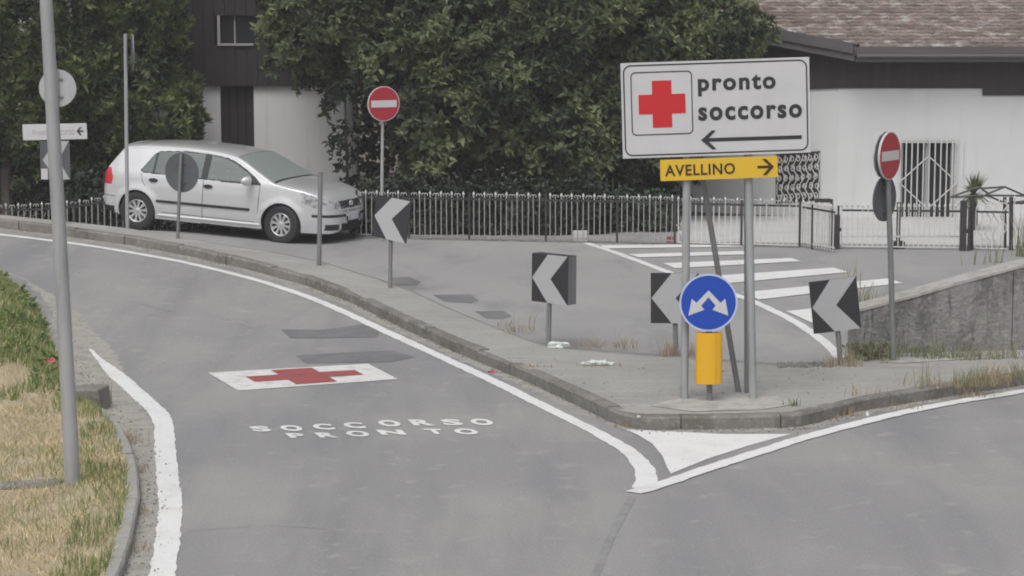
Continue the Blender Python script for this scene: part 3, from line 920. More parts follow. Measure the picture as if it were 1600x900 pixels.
def wall_piece(name, s0, s1, zlo, zhi, o0, o1, m):
    """piece between distances s0..s1 along the wall; zlo/zhi functions of s"""
    N = max(2, int((s1 - s0) / .2))
    vv, ff = [], []
    for i in range(N + 1):
        s = s0 + (s1 - s0) * i / N
        jj = 0.006 * math.sin(9.1 * s) + 0.004 * math.sin(23 * s)
        for (o_, zz) in ((o0 + jj, zlo(s)), (o0 + jj, zhi(s)), (o1, zhi(s)), (o1, zlo(s))):
            q = dv * s + nv * o_
            vv.append((q.x, q.y, zz))
    for i in range(N):
        for j in range(4):
            a_, b_ = i * 4 + j, i * 4 + (j + 1) % 4
            ff.append((a_, b_, b_ + 4, a_ + 4))
    ff += [(0, 1, 2, 3), tuple(N * 4 + j for j in (3, 2, 1, 0))]
    return MB().add(vv, ff).build(name, m, t)
pz = lambda s: float(np.interp(s, [p[0] for p in prof], [p[1] for p in prof]))
jn = [0.0, 1.93, 3.6, 5.2, 7.1, Lw]
for a_, b_ in zip(jn, jn[1:]):
    wall_piece('wall_bay', a_ + .006, b_ - .006, lambda s: -.1, lambda s: pz(s) - .035, 0.0, TH, 'concrete')
wall_piece('coping', -.02, Lw, lambda s: pz(s) - .034, lambda s: pz(s), -.012, TH + .012, 'coping')
# pale concrete channel at its foot
ch = [G(x, y, KERB_H) for x, y in [(1398, 566), (1450, 563), (1520, 559), (1600, 556), (1700, 552), (2000, 541)]]
strip('concrete_channel', ch, 0.16, lambda x, y: hramp(x, y) + KERB_H, 0.002, 'coping', island, wob=.012)
cf = [G(x, y, KERB_H) for x, y in [(1015, 634), (1060, 622), (1140, 617), (1215, 620), (1240, 632), (1190, 640), (1080, 643)]]
poly('mortar_patch', cf, lambda x, y: hramp(x, y) + KERB_H, 0.002, 'coping', island)

# small concrete block and slab in the verge
def block(px, py, off, w_, d_, h_, rz, label, name):
    b = G(px, py, off)
    o = MB().box(-w_ / 2, w_ / 2, -d_ / 2, d_ / 2, -.15, h_).build(name, 'kerb')
    bevel(o, .02)
    o.location = b
    o.rotation_euler = (R(2), R(-3), rz)
    return tag(o, label, 'block')
block(142, 636, 0.02, .34, .30, .22, R(-14), 'broken concrete kerb block beside the left white line', 'concrete_block')
block(30, 764, .06, .75, .22, .055, R(2), 'flat concrete slab lying in the dry grass left of the lamp pole', 'concrete_slab')

# ------------------------------------------------------------------ right-hand house
HB = Vector((0, 0, 0))
FY = 43.9                                   # front wall plane
c0 = D(1308, 300, FY)                       # corner where the walls meet
XC = c0.x
z_white = D(1400, 138, FY).z                # top of the white part
EY = FY - 0.55                              # eave line
e_bot = D(1400, 97, EY).z
e_top = D(1400, 74, EY).z
SL = 0.40
t = thing('white_house', (XC, FY, FAR), 'low white house with dark timber band and brown tiled roof at right', 'house')
O = t.location
def hb(v):
    return [(p[0] - O.x, p[1] - O.y, p[2] - O.z) for p in v]
XR = 17.0
ld = Vector((-2.1, 1.0, 0)).normalized()    # left wall runs back from the corner
ln = Vector((-ld.y, ld.x, 0))               # points away from the camera side
if ln.y < 0: ln = -ln
lw_end = Vector((XC, FY, 0)) + ld * 6.5
def wall_quad(name, A, B, z0, z1a, z1b, thick, m, parent=t):
    """wall between plan points A and B, top z1a at A and z1b at B, thickness to the back"""
    d_ = (B - A).normalized()
    nb = Vector((-d_.y, d_.x, 0))
    if nb.y < 0: nb = -nb
    vv = []
    for q, zt in ((A, z1a), (B, z1b)):
        for o_ in (0, thick):
            pnt = q + nb * o_
            vv += [(pnt.x, pnt.y, z0), (pnt.x, pnt.y, zt)]
    ff = [(0, 1, 5, 4), (2, 6, 7, 3), (1, 3, 7, 5), (0, 4, 6, 2), (0, 2, 3, 1), (4, 5, 7, 6)]
    return MB().add(hb(vv), ff).build(name, m, parent)
V2 = lambda x, y: Vector((x, y, 0))
roofz = lambda y: e_top + SL * (y - EY)
# openings on the front wall: one barred window
wx0, wx1 = D(1407, 300, FY).x, D(1490, 300, FY).x
wz0, wz1 = D(1450, 349, FY).z, D(1450, 220, FY).z
wall_quad('front_wall', V2(XC + .001, FY), V2(wx0, FY), 0, z_white, z_white, .3, 'wall_white')
wall_quad('front_wall', V2(wx1, FY), V2(XR, FY), 0, z_white, z_white, .3, 'wall_white')
wall_quad('front_wall', V2(wx0, FY), V2(wx1, FY), 0, wz0, wz0, .3, 'wall_white')
wall_quad('front_wall', V2(wx0, FY), V2(wx1, FY), wz1, z_white, z_white, .3, 'wall_white')
xs_ = D(1535, 140, FY).x
wall_quad('timber_band', V2(XC - .02, FY - .03), V2(XR, FY - .03), z_white, e_bot + .35, e_bot + .35, .3, 'timber')
wall_quad('timber_band', V2(xs_, FY - .035), V2(XR, FY - .035), D(1560, 149, FY).z, z_white - .001, z_white - .001, .03, 'timber')
lz0 = z_white; lz1 = z_white - .35
wall_quad('side_wall', V2(XC, FY + .001), lw_end, 0, lz0, lz1, .3, 'wall_white')
# timber over the side wall, up to the rake
def timber_side():
    A = V2(XC - .01, FY - .03); B = lw_end + V2(0, -.03)
    vv = []
    for q, zl, zh in ((A, lz0, roofz(A.y) - .1), (B, lz1, roofz(B.y) - .1)):
        vv += [(q.x, q.y, zl), (q.x, q.y, zh), (q.x, q.y + .25, zl), (q.x, q.y + .25, zh)]
    MB().add(hb(vv), [(0, 1, 5, 4), (2, 6, 7, 3), (1, 3, 7, 5), (0, 4, 6, 2), (0, 2, 3, 1), (4, 5, 7, 6)]).build('timber_gable', 'timber', t)
timber_side()
# barred window
win = MB().box(wx0 - O.x, wx1 - O.x, .16, .18, wz0 - O.z, wz1 - O.z).build('window', 'glass_dark', t)
fr = MB()
for (a_, b_, z0_, z1_) in ((wx0, wx0 + .05, wz0, wz1), (wx1 - .05, wx1, wz0, wz1), (wx0 + .05, wx1 - .05, wz0, wz0 + .05), (wx0 + .05, wx1 - .05, wz1 - .05, wz1), ((wx0 + wx1) / 2 - .03, (wx0 + wx1) / 2 + .03, wz0 + .05, wz1 - .05)):
    fr.box(a_ - O.x, b_ - O.x, .10, .159, z0_ - O.z, z1_ - O.z)
fr.build('frame', 'frame_pale', win)
nbar = 11
gx0, gx1 = wx0 - .03, wx1 + .06
barme = None
for i in range(nbar):
    x = gx0 + (gx1 - gx0) * i / (nbar - 1)
    if barme is None:
        ob = MB().box(-.011, .011, -.011, .011, 0, wz1 - wz0 + .18).build('grille_bar', 'iron_white', win)
        barme = ob.data
    else:
        ob = link('grille_bar', barme, win)
    ob.location = (x - O.x, -.07, wz0 - .12 - O.z)
for zz in (wz0 + .0, wz1 - .02):
    MB().box(gx0 - O.x, gx1 - O.x, -.085, -.0715, zz - O.z - .012, zz - O.z + .012).build('grille_rail', 'iron_white', win)
mx_, mz_ = (wx0 + wx1) / 2 - O.x, (wz0 + wz1) / 2 - O.z + .0
dh = (wz1 - wz0) * .32
dw = (gx1 - gx0) / 2
for (p, q) in (((-dw, 0), (0, dh)), ((0, dh), (dw, 0)), ((dw, 0), (0, -dh)), ((0, -dh), (-dw, 0))):
    MB().tube([(mx_ + p[0], -.088, mz_ + p[1]), (mx_ + q[0], -.088, mz_ + q[1])], .012, 6).build('grille_diagonal', 'iron_white', win)
MB().box(wx0 - .06 - O.x, wx1 + .06 - O.x, -.05, .1, wz0 - .05 - O.z, wz0 - .002 - O.z).build('sill', 'wall_white', win)
# little electric box beside the window
MB().box(wx1 + .075 - O.x, wx1 + .16 - O.x, -.05, 0.0, wz0 - O.z, wz1 - O.z).build('shutter_guide', 'frame_white', t)
# ornate grille on the side wall
def side_pt(px, py, out=0.0):
    """point on the side wall plane pushed 'out' metres towards the viewer"""
    d_ = ray(px, py)
    n_ = Vector((-ld.y, ld.x, 0))
    if n_.y > 0: n_ = -n_
    P0 = Vector((XC, FY, 0)) + n_ * out
    tt = (P0 - Vector((0, 0, H))).dot(n_) / d_.dot(n_)
    return Vector((0, 0, H)) + d_ * tt
gA, gB, gC, gD = side_pt(1214, 243, .05), side_pt(1280, 238, .05), side_pt(1280, 312, .05), side_pt(1214, 316, .05)
MB().add(hb([side_pt(1212, 241, .02), side_pt(1281, 236, .02), side_pt(1281, 313, .02), side_pt(1212, 318, .02), side_pt(1212, 241, .004), side_pt(1281, 236, .004), side_pt(1281, 313, .004), side_pt(1212, 318, .004)]),
         [(0, 1, 2, 3), (4, 7, 6, 5), (0, 4, 5, 1), (1, 5, 6, 2), (2, 6, 7, 3), (3, 7, 4, 0)]).build('balcony_opening', 'timber', t)
ogr = t.children[-1]
def gpt(u, q):
    return gA.lerp(gB, u).lerp(gD.lerp(gC, u), q)
ncol = 7
for i in range(ncol + 1):
    u0 = i / ncol
    pts = [gpt(min(1, max(0, u0 + .045 * math.sin(2 * math.pi * (q / 40 * 2.2 + .15)))), q / 40) for q in range(41)]
    MB().tube(hb(pts), .011, 5).build('wrought_stem', 'iron_white', ogr, True)
for i in range(ncol):
    for j in range(5):
        uc, qc = (i + .5) / ncol + .02 * math.sin(j * 2.4), (j + .5) / 5
        pts = []
        for k_ in range(15):
            a_ = k_ / 14 * 2 * math.pi * 1.35 + (i + j) * 1.3
            rr_ = .07 * (1 - .6 * k_ / 14)
            pts.append(gpt(min(1, max(0, uc + rr_ * .80 * math.cos(a_))), min(1, max(0, qc + rr_ * 1.05 * math.sin(a_)))))
        MB().tube(hb(pts), .010, 4).build('wrought_scroll', 'iron_white', ogr, True)
MB().tube(hb([gpt(-.02, -.01), gpt(1.02, -.01)]), .02, 6).build('top_rail', 'iron', ogr)
# roof: deck, tiles, fascia boards
rY1 = EY + 6.0
rakeA = V2(D(1338, 80, EY).x, EY)
rakeB = rakeA + ld * (6.0 / ld.y)
vv = [(rakeA.x, rakeA.y, e_top - .05), (XR + .6, EY, e_top - .05), (XR + .6, rY1, roofz(rY1) - .05), (rakeB.x, rakeB.y, roofz(rakeB.y) - .05)]
vv += [(p[0], p[1], p[2] - .10) for p in vv]
roof = MB().add(hb(vv), [(0, 1, 2, 3), (7, 6, 5, 4), (0, 4, 5, 1), (1, 5, 6, 2), (2, 6, 7, 3), (3, 7, 4, 0)]).build('roof', 'fascia', t)
tv, tf = [], []
exp_, tw = .155, .27
nr = int(6.0 / math.sqrt(1 + 0) / exp_)
for r_i in range(nr):
    y0 = EY - .03 + r_i * exp_
    xl = rakeA.x + ld.x / ld.y * max(0, y0 - EY) + .03
    x = xl - random.uniform(0, tw)
    while x < XR + .6:
        a_, b_ = max(x + .004, xl), x + tw - .004
        if b_ > a_ + .03:
            y1 = y0 + exp_ + .05
            lift = .035 + random.uniform(-.008, .008)
            yo = random.uniform(-.012, .012)
            tilt = random.uniform(-.007, .007)
            z0, z1 = roofz(y0), roofz(y1)
            k0 = len(tv)
            m_ = (a_ + b_) / 2
            tv += [(a_, y0 + yo, z0 + lift - .03), (b_, y0 + yo, z0 + lift - .03), (a_, y0 + yo, z0 + lift), (m_, y0 + yo, z0 + lift + .018 + tilt), (b_, y0 + yo, z0 + lift),
                   (a_, y1, z1 + .003), (m_, y1, z1 + .016), (b_, y1, z1 + .003)]
            tf += [(k0, k0 + 1, k0 + 4, k0 + 3), (k0, k0 + 3, k0 + 2, k0 + 2)[:3], (k0 + 2, k0 + 3, k0 + 6, k0 + 5), (k0 + 3, k0 + 4, k0 + 7, k0 + 6)]
        x += tw
me = mesh('roof_tiles', hb(tv), tf)
o = link('roof_tiles', me, roof, 'tile')
o['kind'] = 'stuff'
def board(A, B, zA, zB, h_, th, m, name):
    d_ = (B - A).normalized()
    n_ = Vector((d_.y, -d_.x, 0))
    if n_.y > 0: n_ = -n_
    vv = []
    for q, zz in ((A, zA), (B, zB)):
        for o_ in (0, th):
            pnt = q + n_ * o_
            vv += [(pnt.x, pnt.y, zz - h_), (pnt.x, pnt.y, zz)]
    MB().add(hb(vv), [(0, 1, 5, 4), (2, 6, 7, 3), (1, 3, 7, 5), (0, 4, 6, 2), (0, 2, 3, 1), (4, 5, 7, 6)]).build(name, m, roof)
hf = e_top - e_bot
board(rakeA, V2(XR + .6, EY), e_top + .012, e_top + .012, hf * .52, .05, 'fascia', 'fascia_board')
board(rakeA + V2(0, .03), V2(XR + .6, EY + .03), e_top - hf * .52 - .004, e_top - hf * .52 - .004, hf * .46, .04, 'fascia', 'fascia_board')
board(rakeA + V2(-.05, 0), rakeB + V2(-.02, 0), e_top + .075, roofz(rakeB.y) + .075, hf * .52 + .05, .05, 'fascia', 'rake_board')
board(rakeA + V2(-.02, .03), rakeB + V2(.0, .03), e_top - hf * .50, roofz(rakeB.y) - hf * .50, hf * .44, .04, 'fascia', 'rake_board')
MB().tube(hb([(rakeA.x, EY - .06, e_bot + hf * .42), (XR + .6, EY - .06, e_bot + hf * .42)]), .035, 8).build('gutter', 'fascia', roof, True)

# ------------------------------------------------------------------ left-hand house (dark timber over white)
AY = 45.6
aP = lambda px, py, o_=0: D(px, py, AY + o_)
x_l, x_r = aP(120, 100).x, aP(556, 100).x
zw = aP(420, 134).z
t = thing('timber_house', (x_l, AY, FAR), 'tall dark timber clad house with white ground floor behind the car', 'house')
O = t.location
ztop = 6.2
def A_(m, name, x0, x1, z0, z1, y0=0.0, y1=.3, parent=None):
    return MB().box(x0 - O.x, x1 - O.x, y0, y1, z0 - O.z, z1 - O.z).build(name, m, parent or t)
dx0, dx1 = aP(345, 200).x, aP(397, 200).x
ww0, ww1, wz0_, wz1_ = aP(341, 50).x, aP(393, 50).x, aP(366, 71).z, aP(366, 24).z
A_('wall_bright', 'white_wall', x_l, dx0, -.4, zw)
A_('wall_bright', 'white_wall', dx1, x_r, -.4, zw)
dr = A_('timber', 'door', dx0, dx1, -.4, zw, .10, .2)
for k_ in range(1, 4):
    xx = dx0 + (dx1 - dx0) * k_ / 4
    A_('car_under', 'door_groove', xx - .008, xx + .008, -.3, zw - .05, .088, .099, dr)
# timber boards above, each a board of its own
yb0 = -.10
bw = .21
x = x_l
def boardz(a_, b_, z0, z1):
    A_('timber', 'board', a_ + .004, b_ - .004, z0, z1, yb0 + random.uniform(-.006, .006), .25)
while x < x_r:
    a_, b_ = x, min(x + bw, x_r)
    if b_ > ww0 and a_ < ww1:
        boardz(a_, b_, zw + .001, wz0_)
        boardz(a_, b_, wz1_, ztop)
    else:
        boardz(a_, b_, zw + .001, ztop)
    x += bw
wn = A_('glass_dark', 'window', ww0 - .1, ww1 + .1, wz0_, wz1_, .0, .05)
A_('frame_pale', 'frame', ww0, ww0 + .05, wz0_, wz1_, -.14, -.002, wn)
A_('frame_pale', 'frame', ww0 + .05, ww1 + .05, wz0_, wz0_ + .04, -.15, -.002, wn)
A_('frame_pale', 'mullion', (ww0 + ww1) / 2 - .012, (ww0 + ww1) / 2 + .012, wz0_ + .04, wz1_, -.02, -.002, wn)
A_('iron_white', 'downpipe', aP(545, 200).x, aP(552, 200).x, -.3, zw + .6, -.22, -.14)
rf = MB().prism([(-.9, ztop - O.z - .1), (4.2, ztop - O.z + 2.0), (4.2, ztop - O.z + 1.8), (-.9, ztop - O.z - .3)], -.6, x_r - x_l + .6, 'x').build('roof', 'tile', t)
A_('timber', 'rear_wall', x_l, x_r, -.4, ztop, .31, .6)

# ------------------------------------------------------------------ fences
def ball_tip():
    mb = MB()
    mb.lathe([(.002, 0), (.012, .01), (.006, .03), (.019, .05), (.022, .068), (.013, .09), (.001, .115)], 8, 'z')
    return mb
def curl_tip():
    mb = MB()
    for s in (-1, 1):
        pts = [(0, 0, 0), (0, 0, .04)]
        for k_ in range(7):
            a_ = R(90 - s * 0 - 38 * k_)
            pts.append((s * (.026 - .026 * math.cos(R(38 * k_)) * 1), 0, .045 + .026 * math.sin(R(38 * k_))))
        mb.tube(pts, .006, 5)
    return mb
shared = {}
def shared_mesh(key, mb, m):
    if key not in shared:
        ob = mb.build(key, m)
        shared[key] = ob.data
        bpy.data.objects.remove(ob)
    return shared[key]
def fence(name, A, B, label, height, spacing, bar_m, tip_m, rail_m, bar_w=.016, zf=hfar, rails=(.08, .84), posts=(), tips='both', cat='fence', plinth=True, skip=None, group=None):
    t = thing(name, (A.x, A.y, zf(A.x, A.y)), label, cat, group)
    d_ = Vector((B.x - A.x, B.y - A.y, 0))
    L = d_.length
    d_.normalize()
    rz = math.atan2(d_.y, d_.x)
    z0 = zf(A.x, A.y)
    zAt = lambda s: zf(A.x + d_.x * s, A.y + d_.y * s) - z0
    bh = height * rails[1] + .02
    bme = shared_mesh('fence_bar_%s_%.3f' % (bar_m, bh), MB().box(-bar_w / 2, bar_w / 2, -bar_w / 2, bar_w / 2, 0.04, bh), bar_m)
    n = int(L / spacing)
    tb = shared_mesh('ball_' + tip_m, ball_tip(), tip_m)
    tc_ = shared_mesh('curl_' + tip_m, curl_tip(), tip_m)
    for i in range(n + 1):
        s = min(i * spacing, L)
        if skip and skip(s): continue
        o = link('bar', bme, t)
        o.location = (d_.x * s, d_.y * s, zAt(s))
        o.rotation_euler = (random.uniform(-.012, .012), random.uniform(-.012, .012), rz)
        if tips:
            f_ = link('finial', tb if (i % 2 == 0 or tips == 'ball') else tc_, o)
            f_.location = (0, 0, bh)
    for k_ in rails:
        vv = []
        N = 12
        pts = [(d_.x * L * j / N, d_.y * L * j / N, zAt(L * j / N) + height * k_) for j in range(N + 1)]
        mb = MB()
        for q in pts:
            rh_ = .016 if k_ > .5 else .009
            for (a_, b_) in ((-.012, -rh_), (.012, -rh_), (.012, rh_), (-.012, rh_)):
                vv.append((q[0] - d_.y * a_, q[1] + d_.x * a_, q[2] + b_))
        ff = [(4 * j + e, 4 * j + (e + 1) % 4, 4 * j + 4 + (e + 1) % 4, 4 * j + 4 + e) for j in range(N) for e in range(4)] + [(0, 1, 2, 3), (4 * N + 3, 4 * N + 2, 4 * N + 1, 4 * N)]
        mb.add(vv, ff).build('rail', rail_m if k_ > .5 else bar_m, t)
    for s in posts:
        MB().box(d_.x * s - .018, d_.x * s + .018, d_.y * s - .018, d_.y * s + .018, zAt(s) - .05, zAt(s) + height * .98).build('post', rail_m, t)
    if plinth:
        N = 12
        vv, ff = [], []
        for j in range(N + 1):
            s = L * j / N
            for (a_, z_) in ((-.05, -.1), (-.05, .018), (.05, .018), (.05, -.1)):
                vv.append((d_.x * s - d_.y * a_, d_.y * s + d_.x * a_, zAt(s) + z_))
        ff = [(4 * j + e, 4 * j + (e + 1) % 4, 4 * j + 4 + (e + 1) % 4, 4 * j + 4 + e) for j in range(N) for e in range(4)]
        MB().add(vv, ff).build('plinth', 'kerb', t)
    return t
fA, fB = Pz(556, 372, FAR), Pz(1056, 382, FAR)
Lf = (fB - fA).length
pst = [.02, Lf * .17, Lf * .36, Lf * .60, Lf * .82, Lf - .02]
fence('iron_fence', fA, fB, 'spiked iron fence in front of the dark magnolia tree', .86, .096, 'iron_grey', 'iron_white', 'iron', posts=pst, skip=lambda s: any(abs(s - p) < .05 for p in pst))
lA, lB = V2(-12.5, 42.6), V2(-5.6, 41.0)
fence('iron_fence', lA, lB, 'lower run of spiked fence behind the left kerb and car tail', .98, .12, 'iron_grey', 'iron_white', 'iron', posts=[.1, 2.4, 4.7, 6.9], bar_w=.02)
wA, wB = Pz(1060, 382, FAR), Pz(1251, 387, FAR)
fence('white_fence', wA, wB, 'white railing between the tall sign posts and the gate', .80, .10, 'iron_white', 'iron_white', 'iron', posts=[1.08, (wB - wA).length - .02], rails=(.05, .88))
gA_, gB_ = Pz(1254, 387, FAR), Pz(1297, 391, FAR)
fence('white_fence', gA_, V2(gB_.x, gB_.y - .5), 'short angled railing leading to the dark gate pillar', .78, .085, 'iron_white', 'iron_white', 'iron', posts=[.3], rails=(.12, .88), plinth=False)
# gate pillar with bracket
b = Pz(1304, 389, FAR)
t = thing('gate_pillar', b, 'dark square iron gate pillar with a bracket arm above', 'pillar')
pm = px2m(b)
MB().box(-8 / pm, 7 / pm, -.07, .07, -.05, 54 / pm).build('box_post', 'iron', t)
MB().box(-8 / pm, -4 / pm, -.03, .03, 54 / pm, 78 / pm).build('upright', 'iron', t)
MB().box(-32 / pm, -8.1 / pm, -.04, .04, 73 / pm, 79 / pm).build('arm', 'iron', t)
MB().box(3.5 / pm, 6.5 / pm, -.02, .02, 54 / pm, 68 / pm).build('pin', 'iron', t)
MB().box(7 / pm, 9.5 / pm, -.03, .03, 28 / pm, 33 / pm).build('latch', 'iron', t)
# wide white gate
gA_, gB_ = Pz(1315, 389, FAR), Pz(1500, 391, FAR)
Lg = (gB_ - gA_).length
t = fence('sliding_gate', gA_, gB_, 'wide white barred gate in front of the barred window', .76, .085, 'iron_white', 'iron_white', 'iron', posts=[], rails=(.06, .86), tips='ball', cat='gate', plinth=False)
MB().box(-.02, Lg, -.012, .012, .20, .225).build('lower_rail', 'iron_white', t)
b = Pz(1403, 388, FAR)
t = thing('gate_stop', b, 'dark thin post on a square foot before the white gate', 'post')
MB().box(-.03, .03, -.03, .03, 0, .78).build('upright', 'iron', t)
MB().box(-.10, .10, -.10, .10, -.02, .12).build('foot', 'iron', t)
# posts and small pedestrian gate to the right
b = Pz(1504, 392, FAR)
t = thing('gate_pillar', b, 'slim dark iron gate pillar left of the small palm', 'pillar')
MB().box(-.05, .05, -.05, .05, -.05, .84).build('box_post', 'iron', t)
MB().box(.08, .12, -.03, .03, -.05, .74).build('upright', 'iron', t)
MB().box(.05, .08, -.02, .02, .3, .36).build('hinge', 'iron', t)
gA_, gB_ = Pz(1524, 391, FAR), Pz(1574, 392, FAR)
t = fence('garden_gate', gA_, gB_, 'small white garden gate with curled bars beneath the iron canopy', .72, .09, 'iron_white', 'iron_white', 'iron', rails=(.05, .90), tips=None, cat='gate', plinth=False)
Lg = (gB_ - gA_).length
for k_ in range(4):
    xc_ = (k_ + .5) * Lg / 4
    MB().tube([(xc_ + .05 * math.sin(j * .9 + k_), -.01, .08 + .055 * j) for j in range(15)], .012, 5).build('curled_bar', 'iron_white', t, True)
for k_ in range(3):
    xc_ = (k_ + .5) * Lg / 3
    MB().tube([(xc_ + .09 * math.cos(R(a_)), -.01, .68 + .12 * math.sin(R(a_))) for a_ in range(0, 181, 20)], .012, 5).build('arch', 'iron_white', t, True)
gA_, gB_ = Pz(1584, 392, FAR), Pz(1900, 397, FAR)
fence('white_fence', gA_, gB_, 'white railing at the right edge past the iron canopy', .86, .10, 'iron_white', 'iron_white', 'iron', rails=(.05, .93), plinth=False)
# canopy: open iron gable frame on four posts
b = Pz(1520, 391, FAR)
t = thing('iron_canopy', b, 'open black iron gabled canopy frame over the garden gate', 'canopy')
cy = b.y
c3 = lambda px, py, o_=0: D(px, py, cy + o_) - b
for (px, o_) in ((1518, 0), (1570, .1), (1580, 0)):
    q0, q1 = c3(px, 391, o_), c3(px, 308, o_)
    q0.z = -.05
    MB().tube([q0, q1], .035 if px != 1570 else .03, 8).build('post', 'iron', t)
for (p, q) in (((1485, 308), (1530, 292)), ((1530, 292), (1545, 303)), ((1485, 308), (1540, 306)), ((1522, 295), (1570, 292)), ((1570, 292), (1602, 306)), ((1540, 305), (1602, 306)), ((1540, 304), (1572, 318)), ((1540, 304), (1570, 292)), ((1572, 318), (1612, 313)), ((1602, 306), (1612, 313))):
    o_ = .0
    MB().tube([c3(p[0], p[1], o_), c3(q[0], q[1], o_)], .018, 6).build('frame_bar', 'iron', t)
MB().tube([c3(1540, 305), c3(1540, 305, 1.2)], .016, 6).build('frame_bar', 'iron', t)
MB().tube([c3(1602, 306), c3(1602, 306, 1.2)], .016, 6).build('frame_bar', 'iron', t)
# white box on the fence, pinkish brick
b = Pz(906, 376, FAR)
o = bevel(MB().box(-.125, .125, -.06, .06, 0, .19).build('meter_box', 'frame_white'), .012)
o.location = b + Vector((0, -.16, 0))
tag(o, 'small white box at the foot of the iron fence', 'box')
o = bevel(MB().box(-.06, .06, -.04, .04, 0, .11).build('brick', 'litter_red'), .008)
o.location = Pz(1046, 378, FAR) + Vector((0, -.12, 0))
tag(o, 'dull pink brick at the foot of the fence behind left sign post', 'brick')

# ------------------------------------------------------------------ foliage
def leaf_cloud(C, N, n, L, Wd, spread=(35, 80), jit=.25, curl=.15):
    """C (m,3) clump centres, N (m,3) axes; n leaves each; folded diamond leaves as two triangles"""
    m = len(C)
    N = N / np.linalg.norm(N, axis=1, keepdims=True)
    ref = np.where(np.abs(N[:, 2:3]) < .9, np.array([[0, 0, 1.0]]), np.array([[1.0, 0, 0]]))
    A = np.cross(N, ref); A /= np.linalg.norm(A, axis=1, keepdims=True)
    B = np.cross(N, A)
    C = np.repeat(C, n, 0); N = np.repeat(N, n, 0); A = np.repeat(A, n, 0); B = np.repeat(B, n, 0)
    k = m * n
    phi = (np.tile(np.arange(n), m) / n * 2 * np.pi * 1.618 * 2 + rng.uniform(0, .8, k))
    th = np.radians(rng.uniform(spread[0], spread[1], k))
    rad = A * np.cos(phi)[:, None] + B * np.sin(phi)[:, None]
    dirv = N * np.cos(th)[:, None] + rad * np.sin(th)[:, None]
    dirv += rng.normal(0, jit, (k, 3)) * .5
    dirv /= np.linalg.norm(dirv, axis=1, keepdims=True)
    side = np.cross(dirv, N + rng.normal(0, .3, (k, 3)))
    side /= np.maximum(np.linalg.norm(side, axis=1, keepdims=True), 1e-6)
    nor = np.cross(side, dirv)
    ll = (L * rng.uniform(.65, 1.2, k))[:, None]
    wd = (Wd * rng.uniform(.75, 1.2, k))[:, None]
    base = C + dirv * ll * .08
    mid = C + dirv * ll * .55 + nor * ll * curl * .4
    tip = C + dirv * ll - nor * ll * curl * .5
    v = np.stack([base, mid - side * wd / 2 + nor * wd * .18, tip, mid + side * wd / 2 + nor * wd * .18], 1).reshape(-1, 3)
    i0 = np.arange(k) * 4
    f = np.concatenate([np.stack([i0, i0 + 1, i0 + 2], 1), np.stack([i0, i0 + 2, i0 + 3], 1)], 0)
    return v, f
def lump(P):
    return (np.sin(P[:, 0] * 2.3 + 1.1) * np.sin(P[:, 2] * 2.7 + .4) + .7 * np.sin(P[:, 0] * 4.9 + P[:, 2] * 3.7) * np.sin(P[:, 1] * 4.1 + .8) + .5 * np.sin(P[:, 2] * 8.3 - P[:, 0] * 6.1))
def crown_points(ells, dens, lo=.80, hi=1.0, back=.35, bump_=.13, gaps=0.0):
    out, nor = [], []
    for (c, r) in ells:
        c, r = np.array(c), np.array(r)
        area = 4 * np.pi * ((r[0] * r[1]) ** 1.6 / 3 + (r[0] * r[2]) ** 1.6 / 3 + (r[1] * r[2]) ** 1.6 / 3) ** (1 / 1.6)
        n = int(area * dens)
        u = rng.normal(0, 1, (n, 3)); u /= np.linalg.norm(u, axis=1, keepdims=True)
        p = c + u * r
        k = 1 + bump_ * lump(p)
        fr_ = rng.uniform(lo, hi, n) ** .7 * k
        p = c + u * r * fr_[:, None]
        keep = np.ones(n, bool)
        for (c2, r2) in ells:
            if c2 is c or (np.allclose(c2, c) and np.allclose(r2, r)): continue
            q = ((p - np.array(c2)) / (np.array(r2) * .72))
            keep &= (q ** 2).sum(1) > 1
        keep &= (u[:, 1] < .25) | (rng.uniform(0, 1, n) < back)
        if gaps:
            keep &= lump(p * .62 + 3.3) + rng.normal(0, .15, n) > -gaps
        out.append(p[keep]); nor.append((u / r)[keep])
    return np.concatenate(out), np.concatenate(nor)
def tree(name, base, label, cat, ells, dens, n, L, Wd, m, trunk, up=.5, spread=(35, 80), group=None, inner=True, lo=.80, bump_=.13, limbs=True, curl=.15):
    t = thing(name, base, label, cat, group)
    C, N = crown_points(ells, dens, lo=lo, bump_=bump_, gaps=.42 if name in ('magnolia_tree', 'conifer_tree') else 0)
    N = N / np.linalg.norm(N, axis=1, keepdims=True) + np.array([[0, -.1, up]]) + rng.normal(0, .25, N.shape)
    v, f = leaf_cloud(C, N, n, L, Wd, spread, curl=curl)
    if inner:
        C2, N2 = crown_points(ells, dens * .55, lo=.45, hi=.8, back=.7, bump_=.1)
        v2, f2 = leaf_cloud(C2, N2 + rng.normal(0, .6, N2.shape), max(5, n - 2), L * 1.25, Wd * 1.9, (30, 90))
        f = np.concatenate([f, f2 + len(v)]); v = np.concatenate([v, v2])
    v = v - np.array(base)[None, :]
    link('crown', npmesh('crown', v, f), t, m)
    mb = MB()
    for (pts, r) in trunk:
        mb.tube([Vector(p) - Vector(base) for p in pts], r, 9)
    mb.build('trunk', 'bark', t, True)
    return t
